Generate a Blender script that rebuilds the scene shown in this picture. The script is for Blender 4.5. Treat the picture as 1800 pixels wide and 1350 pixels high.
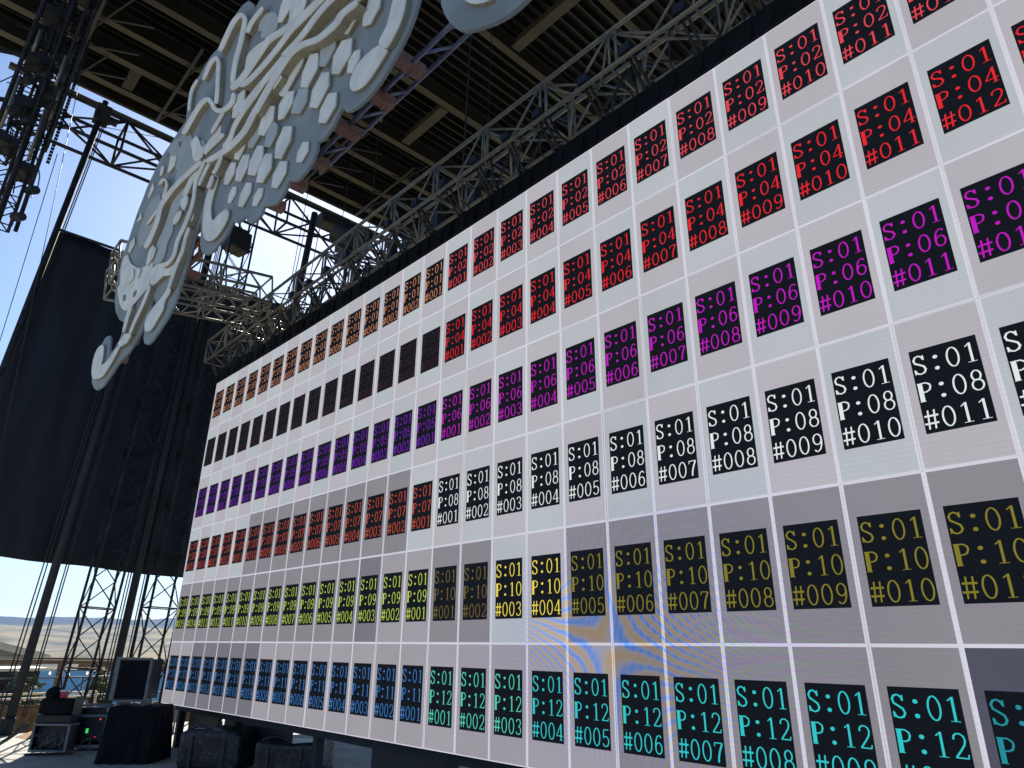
import bpy, bmesh, math, random
from mathutils import Vector, Matrix
random.seed(7)
for o in list(bpy.data.objects): bpy.data.objects.remove(o)
SC = bpy.context.scene
COL = SC.collection
R = math.radians
# ------------------------------------------------------------------ camera
cam = bpy.data.cameras.new('camera'); co = bpy.data.objects.new('camera', cam); COL.objects.link(co)
cam.sensor_width = 36.0; cam.lens = 23.743; cam.clip_start = 0.05; cam.clip_end = 60000
co.matrix_world = Matrix(((0.689845, 0.256667, 0.676931, 13.7039),
                          (0.723930, -0.252726, -0.641915, -4.6743),
                          (0.006320, 0.932873, -0.360151, 1.5998), (0, 0, 0, 1)))
SC.camera = co
# ------------------------------------------------------------------ sky, sun, exposure
SUN = Vector((-0.744, 0.347, 0.571)).normalized()
el = math.asin(SUN.z); rot = math.atan2(SUN.x, SUN.y)
W = bpy.data.worlds.new('World'); SC.world = W; W.use_nodes = True
nt = W.node_tree; bg = nt.nodes['Background']; sky = nt.nodes.new('ShaderNodeTexSky')
sky.sky_type = 'NISHITA'; sky.sun_disc = False; sky.sun_elevation = el; sky.sun_rotation = rot
sky.air_density = 1.0; sky.dust_density = 0.42; sky.ozone_density = 6.0; sky.altitude = 0
nt.links.new(sky.outputs[0], bg.inputs[0]); bg.inputs[1].default_value = 0.082
sl = bpy.data.lights.new('sun', 'SUN'); sl.energy = 5.0; sl.angle = R(0.53); sl.color = (1.0, 0.93, 0.80)
so = bpy.data.objects.new('sun', sl); COL.objects.link(so); so.location = SUN * 60
so.rotation_euler = SUN.to_track_quat('Z', 'Y').to_euler()
SC.view_settings.view_transform = 'Standard'; SC.view_settings.look = 'None'
SC.view_settings.exposure = 0.9; SC.view_settings.gamma = 1.0
# ------------------------------------------------------------------ helpers
def tag(o, label=None, cat=None, group=None, kind=None):
    if label: o['label'] = label
    if cat: o['category'] = cat
    if group: o['group'] = group
    if kind: o['kind'] = kind
    return o
WL = {}
def thing(name, loc, label, cat, group=None):
    o = bpy.data.objects.new(name, None); COL.objects.link(o); o.location = loc
    o.empty_display_size = 0.2; WL[o.name] = Vector(loc)
    return tag(o, label, cat, group)
class MB:
    def __init__(s): s.v = []; s.f = []; s.m = []
    def quad(s, pts, mi=0):
        i = len(s.v); s.v += [Vector(p) for p in pts]; s.f.append(tuple(range(i, i + len(pts)))); s.m.append(mi); return s
    def box(s, c, d, M=None, mi=0):
        M = M or Matrix.Identity(3); c = Vector(c); i = len(s.v); h = [x / 2 for x in d]
        for z in (-1, 1):
            for x, y in ((-1, -1), (1, -1), (1, 1), (-1, 1)):
                s.v.append(c + M @ Vector((x * h[0], y * h[1], z * h[2])))
        for q in ((3, 2, 1, 0), (4, 5, 6, 7), (0, 1, 5, 4), (1, 2, 6, 5), (2, 3, 7, 6), (3, 0, 4, 7)):
            s.f.append(tuple(i + k for k in q)); s.m.append(mi)
        return s
    def tube(s, a, b, r, n=6, r2=None, mi=0, caps=True):
        a = Vector(a); b = Vector(b); d = b - a
        if d.length < 1e-6: return s
        q = d.to_track_quat('Z', 'Y').to_matrix(); i = len(s.v); r2 = r if r2 is None else r2
        for p, rr in ((a, r), (b, r2)):
            for k in range(n):
                t = 2 * math.pi * (k + .5) / n; s.v.append(p + q @ Vector((math.cos(t) * rr, math.sin(t) * rr, 0)))
        for k in range(n):
            k2 = (k + 1) % n; s.f.append((i + k, i + k2, i + n + k2, i + n + k)); s.m.append(mi)
        if caps:
            s.f.append(tuple(i + k for k in reversed(range(n)))); s.m.append(mi)
            s.f.append(tuple(i + n + k for k in range(n))); s.m.append(mi)
        return s
    def path(s, pts, r, n=5, mi=0):
        for a, b in zip(pts[:-1], pts[1:]): s.tube(a, b, r, n, mi=mi)
        return s
    def bar(s, a, b, w, h, up=(0, 0, 1), mi=0):
        a = Vector(a); b = Vector(b); d = (b - a); L = d.length; x = d / L
        z = Vector(up); y = z.cross(x); y = y.normalized() if y.length > 1e-4 else Vector((0, 1, 0)); z = x.cross(y)
        M = Matrix((x, y, z)).transposed(); return s.box((a + b) / 2, (L, w, h), M, mi)
    def build(s, name, mats, parent=None, smooth=False, bevel=0, label=None, kind=None):
        if not isinstance(mats, (list, tuple)): mats = [mats]
        n = len(s.v)
        lo = [min(v[k] for v in s.v) for k in range(3)]; hi = [max(v[k] for v in s.v) for k in range(3)]
        org = Vector(((lo[0] + hi[0]) / 2, (lo[1] + hi[1]) / 2, lo[2]))
        me = bpy.data.meshes.new(name); me.from_pydata([v - org for v in s.v], [], s.f)
        for m in mats: me.materials.append(m)
        for p, mi in zip(me.polygons, s.m): p.material_index = mi; p.use_smooth = smooth
        me.update(); o = bpy.data.objects.new(name, me); COL.objects.link(o)
        WL[o.name] = org
        if parent is not None:
            o.parent = parent; o.location = org - WL[parent.name]
        else: o.location = org
        if bevel:
            b = o.modifiers.new('bevel', 'BEVEL'); b.width = bevel; b.segments = 2; b.limit_method = 'ANGLE'; b.angle_limit = R(40)
        if label: o['label'] = label
        if kind: o['kind'] = kind
        return o
# ------------------------------------------------------------------ materials
def nodes(name):
    m = bpy.data.materials.new(name); m.use_nodes = True
    return m, m.node_tree, m.node_tree.nodes['Principled BSDF']
def mat(name, col, rough=.6, metal=0, noise=.15, scale=6.0, spec=.5, bump=0, stretch=None, col2=None, lo=.35, hi=.65, detail=5):
    m, t, b = nodes(name); L = t.links.new
    b.inputs['Roughness'].default_value = rough; b.inputs['Metallic'].default_value = metal
    b.inputs['Specular IOR Level'].default_value = spec
    geo = t.nodes.new('ShaderNodeNewGeometry'); mp = t.nodes.new('ShaderNodeMapping')
    if stretch: mp.inputs['Scale'].default_value = stretch
    L(geo.outputs['Position'], mp.inputs['Vector'])
    nz = t.nodes.new('ShaderNodeTexNoise'); nz.inputs['Scale'].default_value = scale; nz.inputs['Detail'].default_value = detail
    L(mp.outputs[0], nz.inputs['Vector'])
    cr = t.nodes.new('ShaderNodeValToRGB'); cr.color_ramp.elements[0].position = lo; cr.color_ramp.elements[1].position = hi
    c2 = col2 or tuple(min(1, c * (1 + noise)) for c in col); c1 = col if col2 else tuple(c * (1 - noise) for c in col)
    cr.color_ramp.elements[0].color = (*c1, 1); cr.color_ramp.elements[1].color = (*c2, 1)
    L(nz.outputs[0], cr.inputs[0]); L(cr.outputs[0], b.inputs['Base Color'])
    if bump:
        bp = t.nodes.new('ShaderNodeBump'); bp.inputs['Strength'].default_value = bump; bp.inputs['Distance'].default_value = .02
        L(nz.outputs[0], bp.inputs['Height']); L(bp.outputs[0], b.inputs['Normal'])
    return m
M_ALU = mat('aluminium', (.225, .215, .175), .45, .4, .18, 9)
M_ALUD = mat('dull_aluminium', (.20, .20, .19), .5, .5, .25, 9)
M_BLUEALU = mat('rail_aluminium', (.20, .22, .32), .4, .6, .15, 9)
M_BLACK = mat('black_steel', (.018, .019, .022), .5, .2, .3, 12)
M_BLACK2 = mat('black_powder_coat', (.028, .03, .034), .45, 0, .3, 20)
M_TOWER = mat('dark_tower_steel', (.024, .026, .032), .75, 0, .4, 5, spec=.2)
M_POLE = mat('grey_pole_steel', (.018, .023, .03), .7, 0, .25, 3, stretch=(3, 3, .4))
M_CLOTH = mat('black_drape', (.011, .015, .024), .55, 0, .4, 1.2, spec=.35, stretch=(1, 2.2, .25))
M_VELVET = mat('black_cloth', (.008, .009, .011), .8, 0, .3, 4, spec=.15)
M_TARP = mat('scuffed_black_plastic', (.012, .013, .015), .42, 0, .3, 13, bump=.6, col2=(.10, .105, .105), lo=.52, hi=.80, detail=12)
M_CASE = mat('black_case_laminate', (.009, .010, .012), .5, 0, .4, 14)
M_EDGE = mat('case_edge_aluminium', (.17, .19, .205), .5, .3, .2, 20)
M_WGREY = mat('grey_scenic_paint', (.25, .295, .32), .75, 0, .15, 1.7, spec=.25, bump=.04)
M_WWHITE = mat('offwhite_foam_paint', (.74, .77, .74), .8, 0, .10, 4.0, spec=.2, bump=.05)
M_WBLUE = mat('pale_blue_scenic_paint', (.44, .50, .52), .78, 0, .06, 3.0, spec=.2)
M_WDARK = mat('slate_scenic_paint', (.17, .21, .25), .75, 0, .08, 3.0, spec=.2)
M_WMID = mat('mid_grey_scenic_paint', (.38, .43, .445), .78, 0, .06, 2.5, spec=.2)
M_FOAM = mat('raw_foam_edge', (.34, .31, .235), .9, 0, .18, 18, spec=.1, stretch=(1, 8, 1))
M_PINE = mat('pinkish_timber', (.34, .20, .155), .75, 0, .25, 10, spec=.2, stretch=(1, 6, 6))
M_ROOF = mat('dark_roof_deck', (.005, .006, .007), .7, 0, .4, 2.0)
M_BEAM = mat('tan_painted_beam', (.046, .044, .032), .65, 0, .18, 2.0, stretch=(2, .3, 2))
M_BEAMD = mat('darker_beam', (.016, .016, .015), .65, 0, .2, 2.0)
M_WOOD = mat('brown_planks', (.22, .12, .05), .7, 0, .3, 5, stretch=(6, 6, 1), col2=(.48, .26, .10), lo=.3, hi=.75)
M_BEAMW = mat('weathered_timber', (.20, .125, .065), .75, 0, .3, 4, stretch=(6, .6, 6), col2=(.32, .21, .12))
M_CREAM = mat('cream_paint', (.80, .74, .58), .6, 0, .08, 5)
M_TIN = mat('pale_tin_roof', (.42, .42, .37), .55, .1, .12, 3)
M_SHADEWALL = mat('grey_green_siding', (.42, .44, .39), .7, 0, .12, 3)
M_BRICKRED = mat('red_brown_siding', (.26, .085, .05), .7, 0, .2, 3)
M_WIRE = mat('steel_wire', (.16, .16, .16), .45, .6, .2, 20)
M_RED = mat('red_plastic', (.62, .02, .06), .45, 0, .15, 20)
M_WHITEP = mat('white_plastic', (.75, .72, .75), .5, 0, .05, 20)
M_BROWNP = mat('brown_board', (.085, .065, .05), .6, 0, .2, 12)
M_LEAF = mat('olive_leaves', (.075, .10, .028), .7, 0, .4, 7, spec=.3)
M_LEAF2 = mat('pale_leaves', (.13, .15, .045), .7, 0, .4, 7, spec=.3)
M_LEAF3 = mat('blue_green_leaves', (.08, .14, .10), .7, 0, .4, 7, spec=.3)
M_BARK = mat('bark', (.06, .045, .03), .9, 0, .3, 8)
def emit_mat(name, col, s=1.0):
    m, t, b = nodes(name); b.inputs['Base Color'].default_value = (.02, .02, .02, 1)
    b.inputs['Emission Color'].default_value = (*col, 1); b.inputs['Emission Strength'].default_value = s; return m
M_LEDG = emit_mat('green_indicator', (.02, .35, .07), 1.0)
M_LEDR = emit_mat('red_indicator', (.8, .05, .06), 1.2)
M_BULB = emit_mat('lit_bulb', (1, .9, .7), .8)
def deck_mat():
    m, t, b = nodes('stage_floor'); L = t.links.new; b.inputs['Roughness'].default_value = .75
    geo = t.nodes.new('ShaderNodeNewGeometry')
    br = t.nodes.new('ShaderNodeTexBrick'); br.offset = .5; br.inputs['Scale'].default_value = 1; br.inputs['Brick Width'].default_value = 2.44
    br.inputs['Row Height'].default_value = 1.22; br.inputs['Mortar Size'].default_value = .008
    br.inputs['Color1'].default_value = (.40, .385, .33, 1); br.inputs['Color2'].default_value = (.36, .345, .30, 1); br.inputs['Mortar'].default_value = (.10, .10, .09, 1)
    L(geo.outputs['Position'], br.inputs['Vector'])
    nz = t.nodes.new('ShaderNodeTexNoise'); nz.inputs['Scale'].default_value = 2.2; nz.inputs['Detail'].default_value = 7; L(geo.outputs['Position'], nz.inputs['Vector'])
    cr = t.nodes.new('ShaderNodeValToRGB'); cr.color_ramp.elements[0].position = .3; cr.color_ramp.elements[0].color = (.62, .62, .62, 1); cr.color_ramp.elements[1].position = .7
    L(nz.outputs[0], cr.inputs[0]); mx = t.nodes.new('ShaderNodeMixRGB'); mx.blend_type = 'MULTIPLY'; mx.inputs[0].default_value = 1
    L(br.outputs[0], mx.inputs[1]); L(cr.outputs[0], mx.inputs[2]); L(mx.outputs[0], b.inputs['Base Color']); return m
M_DECK = deck_mat()
def screen_mat(name, col, moire=True, k=1.0):
    m, t, b = nodes(name); L = t.links.new; N = t.nodes.new
    b.inputs['Base Color'].default_value = (.008, .008, .009, 1); b.inputs['Roughness'].default_value = .7; b.inputs['Specular IOR Level'].default_value = .08
    b.inputs['Emission Strength'].default_value = k
    if not moire:
        b.inputs['Emission Color'].default_value = (*col, 1); return m
    geo = N('ShaderNodeNewGeometry'); sp = N('ShaderNodeSeparateXYZ'); L(geo.outputs['Position'], sp.inputs[0])
    def math_(op, a, c=None, v=None):
        n = N('ShaderNodeMath'); n.operation = op
        for i, x in enumerate((a, c)):
            if x is None: continue
            if isinstance(x, (int, float)): n.inputs[i].default_value = x
            else: L(x, n.inputs[i])
        return n.outputs[0]
    dx = math_('SUBTRACT', sp.outputs['X'], 9.95); dz = math_('SUBTRACT', sp.outputs['Z'], 1.60)
    ph = math_('MULTIPLY', math_('MULTIPLY', dx, dz), 135.0)
    ph = math_('ADD', ph, math_('MULTIPLY', math_('MULTIPLY', dx, dx), 34.0))
    wz = N('ShaderNodeTexNoise'); wz.inputs['Scale'].default_value = 2.6; wz.inputs['Detail'].default_value = 2; L(geo.outputs['Position'], wz.inputs['Vector'])
    ph = math_('ADD', math_('ADD', ph, 2.1), math_('MULTIPLY', wz.outputs[0], 7.0))
    sn = math_('SINE', ph)
    r2 = math_('ADD', math_('MULTIPLY', math_('MULTIPLY', dx, dx), .62), math_('MULTIPLY', math_('MULTIPLY', dz, dz), 1.5))
    env = math_('MULTIPLY', math_('EXPONENT', math_('MULTIPLY', r2, -1.15)), math_('ADD', .6, math_('MULTIPLY', wz.outputs[0], .9)))
    # second, finer family of bands: upright stripes climbing the columns right of the centre
    ph2 = math_('ADD', math_('MULTIPLY', math_('MULTIPLY', math_('SUBTRACT', sp.outputs['X'], 10.35), math_('ADD', dz, .25)), 95.0), math_('MULTIPLY', sp.outputs['X'], 62.0))
    ex = math_('SUBTRACT', sp.outputs['X'], 10.7); ez = math_('SUBTRACT', sp.outputs['Z'], 2.2)
    env2 = math_('EXPONENT', math_('MULTIPLY', math_('ADD', math_('MULTIPLY', math_('MULTIPLY', ex, ex), 1.1), math_('MULTIPLY', math_('MULTIPLY', ez, ez), 1.6)), -1.0))
    amp = math_('ADD', math_('MULTIPLY', math_('MULTIPLY', sn, env), .85), math_('MULTIPLY', math_('MULTIPLY', math_('SINE', ph2), env2), .42))
    # faint green and pink arcs further right
    gx = math_('SUBTRACT', sp.outputs['X'], 11.35); gz = math_('SUBTRACT', sp.outputs['Z'], 1.55)
    g2 = math_('ADD', math_('MULTIPLY', gx, gx), math_('MULTIPLY', math_('MULTIPLY', gz, gz), 1.6))
    gamp = math_('MULTIPLY', math_('SINE', math_('ADD', math_('MULTIPLY', math_('MULTIPLY', gx, gz), 120.0), math_('MULTIPLY', gz, 60.0))), math_('MULTIPLY', math_('EXPONENT', math_('MULTIPLY', g2, -2.2)), .30))
    # fine scan lines of the LED rows and slow unevenness over the modules
    nz = N('ShaderNodeTexNoise'); nz.inputs['Scale'].default_value = 1.3; nz.inputs['Detail'].default_value = 3; L(geo.outputs['Position'], nz.inputs['Vector'])
    wv = math_('SINE', math_('ADD', math_('MULTIPLY', sp.outputs['Z'], 190.0), math_('MULTIPLY', nz.outputs[0], 9.0)))
    cx = math_('FLOOR', math_('MULTIPLY', sp.outputs['X'], 2.0)); cz = math_('FLOOR', math_('ADD', sp.outputs['Z'], .39))
    cmb = N('ShaderNodeCombineXYZ'); L(cx, cmb.inputs[0]); L(cz, cmb.inputs[2]); wn = N('ShaderNodeTexWhiteNoise'); L(cmb.outputs[0], wn.inputs['Vector'])
    hatch = math_('MULTIPLY', math_('SINE', math_('MULTIPLY', sp.outputs['X'], 430.0)), math_('SINE', math_('MULTIPLY', sp.outputs['Z'], 430.0)))
    gr = N('ShaderNodeTexNoise'); gr.inputs['Scale'].default_value = 160; gr.inputs['Detail'].default_value = 2; L(geo.outputs['Position'], gr.inputs['Vector'])
    lum = math_('ADD', math_('ADD', .78, math_('MULTIPLY', nz.outputs[0], .16)), math_('MULTIPLY', wv, .02))
    lum = math_('ADD', lum, math_('MULTIPLY', wn.outputs['Value'], .07)); lum = math_('ADD', lum, math_('MULTIPLY', hatch, .05)); lum = math_('ADD', lum, math_('MULTIPLY', math_('SUBTRACT', gr.outputs[0], .5), .16))
    v1 = N('ShaderNodeMixRGB'); v1.blend_type = 'MULTIPLY'; v1.inputs[0].default_value = 1; v1.inputs[1].default_value = (*col, 1); L(lum, v1.inputs[2])
    pos = math_('MAXIMUM', amp, 0.0); neg = math_('MAXIMUM', math_('MULTIPLY', amp, -1.0), 0.0)
    a = N('ShaderNodeMixRGB'); a.blend_type = 'MULTIPLY'; a.inputs[2].default_value = (.24, .72, 2.05, 1); L(math_('MULTIPLY', pos, .95), a.inputs[0]); L(v1.outputs[0], a.inputs[1])
    c = N('ShaderNodeMixRGB'); c.blend_type = 'MULTIPLY'; c.inputs[2].default_value = (1.18, .86, .42, 1); L(math_('MULTIPLY', neg, .9), c.inputs[0]); L(a.outputs[0], c.inputs[1])
    gp = math_('MAXIMUM', gamp, 0.0); gn = math_('MAXIMUM', math_('MULTIPLY', gamp, -1.0), 0.0)
    e1 = N('ShaderNodeMixRGB'); e1.blend_type = 'MULTIPLY'; e1.inputs[2].default_value = (.75, 1.15, .70, 1); L(gp, e1.inputs[0]); L(c.outputs[0], e1.inputs[1])
    e2 = N('ShaderNodeMixRGB'); e2.blend_type = 'MULTIPLY'; e2.inputs[2].default_value = (1.05, .70, 1.3, 1); L(gn, e2.inputs[0]); L(e1.outputs[0], e2.inputs[1])
    L(e2.outputs[0], b.inputs['Emission Color']); return m
WING_BASE=[(7.258,8.687),(7.153,8.862),(6.956,9.087),(6.765,9.202),(6.566,9.245),(6.356,9.226),(6.201,9.146),(6.009,9.057),(5.74,9.135),(5.494,9.136),(5.311,9.074),(5.092,9.059),(4.97,8.962),(5.051,8.616),(5.12,8.388),(4.869,8.4),(4.513,8.368),(4.258,8.369),(4.031,8.306),(3.837,8.198),(3.66,8.097),(3.552,7.925),(3.402,7.775),(3.325,7.596),(3.247,7.378),(3.149,7.23),(3.051,7.123),(3.117,6.854),(3.137,6.621),(3.212,6.427),(3.321,6.243),(3.58,5.972),(3.917,5.734),(4.161,5.613),(4.314,5.576),(4.315,5.454),(4.215,5.326),(4.039,5.25),(3.826,5.251),(3.728,5.438),(3.658,5.553),(3.535,5.627),(3.316,5.672),(3.17,5.617),(2.966,5.611),(2.841,5.523),(2.882,5.311),(3.132,5.02),(3.381,4.867),(3.556,4.795),(3.881,4.756),(4.184,4.821),(4.456,4.895),(4.623,4.923),(4.895,4.932),(5.119,4.997),(5.264,5.062),(5.411,5.187),(5.471,5.308),(5.449,5.446),(5.575,5.444),(5.659,5.335),(5.504,5.288),(5.382,5.233),(5.395,5.115),(5.462,4.936),(5.575,4.83),(5.719,4.772),(5.908,4.769),(6.117,4.843),(6.302,4.903),(6.435,4.995),(6.508,5.103),(6.552,5.218),(6.605,5.372),(6.665,5.56),(6.687,5.774),(6.732,5.892),(6.801,5.91),(6.841,5.839),(6.906,5.681),(6.957,5.533),(7.096,5.366),(7.242,5.28),(7.416,5.239),(7.603,5.255),(7.768,5.289),(7.866,5.368),(8.006,5.292),(8.138,5.264),(8.196,5.272),(8.262,5.172),(8.357,5.107),(8.484,5.08),(8.568,5.093),(8.614,5.162),(8.766,5.09),(8.875,5.046),(8.964,5.059),(9.039,5.11),(9.078,5.171),(9.191,5.102),(9.285,5.074),(9.393,5.087),(9.476,5.135),(9.527,5.211),(9.538,5.286),(9.62,5.257),(9.679,5.27),(9.775,5.304),(9.847,5.369),(9.884,5.393),(9.945,5.316),(10.012,5.272),(10.137,5.232),(10.274,5.226),(10.408,5.255),(10.514,5.306),(10.627,5.383),(10.718,5.465),(10.785,5.561),(10.831,5.679),(10.858,5.842),(10.807,6.113),(10.472,6.717),(9.866,7.483),(9.021,8.207),(8.332,8.558),(7.799,8.753),(7.429,8.751)]
WING_BASE_B=[(11.091,5.45),(11.11,5.361),(11.154,5.248),(11.212,5.143),(11.277,5.049),(11.348,4.975),(11.408,4.931),(11.504,4.878),(11.614,4.82),(11.716,4.786),(11.79,4.774),(11.856,4.776),(11.973,4.794),(12.017,4.96),(11.755,5.354),(11.395,5.617),(11.139,5.661)]
WING_HEX=[([(7.564,6.232),(7.708,6.15),(7.727,6.006),(7.585,5.941),(7.459,6.016),(7.444,6.162)],0.0279,0),([(7.736,5.843),(7.851,5.777),(7.857,5.691),(7.755,5.632),(7.662,5.685),(7.659,5.773)],0.0186,0),([(8.128,5.67),(8.273,5.586),(8.288,5.475),(8.136,5.383),(8.018,5.455),(8.013,5.59)],0.0248,0),([(8.468,5.424),(8.573,5.364),(8.574,5.283),(8.483,5.219),(8.371,5.282),(8.371,5.374)],0.0186,0),([(7.917,6.115),(8.101,6.008),(8.105,5.858),(7.977,5.758),(7.817,5.857),(7.794,6.013)],0.031,0),([(8.298,5.991),(8.455,5.894),(8.492,5.724),(8.362,5.606),(8.162,5.733),(8.158,5.882)],0.0372,0),([(8.536,5.754),(8.702,5.656),(8.732,5.474),(8.576,5.409),(8.42,5.504),(8.423,5.643)],0.0341,0),([(8.881,5.475),(9.031,5.387),(9.044,5.256),(8.903,5.18),(8.773,5.26),(8.768,5.396)],0.0248,0),([(8.874,5.848),(9.054,5.736),(9.066,5.576),(8.925,5.466),(8.769,5.564),(8.758,5.74)],0.0372,0),([(9.296,5.424),(9.412,5.354),(9.422,5.254),(9.323,5.201),(9.224,5.262),(9.218,5.361)],0.0217,0),([(8.06,6.385),(8.198,6.342),(8.286,6.127),(8.142,6.055),(8.003,6.15),(7.997,6.309)],0.031,1),([(8.396,6.393),(8.595,6.262),(8.612,6.088),(8.443,6.011),(8.28,6.124),(8.283,6.284)],0.0465,0),([(8.553,6.134),(8.721,5.965),(8.718,5.863),(8.606,5.786),(8.465,5.877),(8.463,6.024)],0.031,1),([(7.811,6.385),(7.94,6.333),(7.951,6.245),(7.805,6.12),(7.654,6.219),(7.636,6.354)],0.031,0),([(9.513,5.989),(9.647,5.902),(9.675,5.738),(9.512,5.619),(9.36,5.73),(9.364,5.898)],0.0372,0),([(9.219,6.416),(9.394,6.3),(9.422,6.11),(9.263,6.008),(9.116,6.119),(9.113,6.283)],0.0403,0),([(9.522,6.409),(9.698,6.286),(9.705,6.114),(9.561,6.026),(9.441,6.111),(9.419,6.292)],0.0372,1),([(9.813,6.1),(9.984,5.993),(9.995,5.825),(9.83,5.741),(9.701,5.836),(9.689,6.027)],0.0372,0),([(10.022,5.841),(10.115,5.785),(10.119,5.69),(10.023,5.621),(9.937,5.681),(9.938,5.795)],0.0217,0),([(9.793,6.35),(9.982,6.372),(10.065,6.322),(10.073,6.198),(9.903,6.099),(9.774,6.204),(9.759,6.318)],0.0372,0),([(10.144,6.142),(10.188,6.246),(10.359,6.103),(10.362,5.997),(10.248,5.924),(10.133,5.99),(10.112,6.081)],0.031,0),([(9.069,6.139),(9.259,6.013),(9.272,5.866),(9.171,5.795),(8.967,5.932),(8.997,6.057)],0.031,1),([(9.673,5.661),(9.821,5.57),(9.83,5.427),(9.691,5.355),(9.565,5.438),(9.565,5.573)],0.031,0),([(8.816,6.281),(8.98,6.179),(8.986,6.037),(8.838,5.961),(8.702,6.032),(8.671,6.229)],0.0372,0),([(8.257,7.843),(8.314,7.914),(8.531,7.733),(8.54,7.562),(8.37,7.509),(8.248,7.606),(8.238,7.738)],0.0372,0),([(7.554,7.188),(7.652,7.124),(7.688,6.932),(7.508,6.838),(7.36,6.936),(7.331,7.131),(7.363,7.228)],0.0465,0),([(7.218,7.161),(7.294,6.991),(7.17,6.838),(6.993,6.956),(6.963,7.15),(7.056,7.246)],0.0279,2),([(4.898,7.908),(5.235,7.706),(5.212,7.567),(5.026,7.549),(4.918,7.625)],0.0341,0)]
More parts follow.
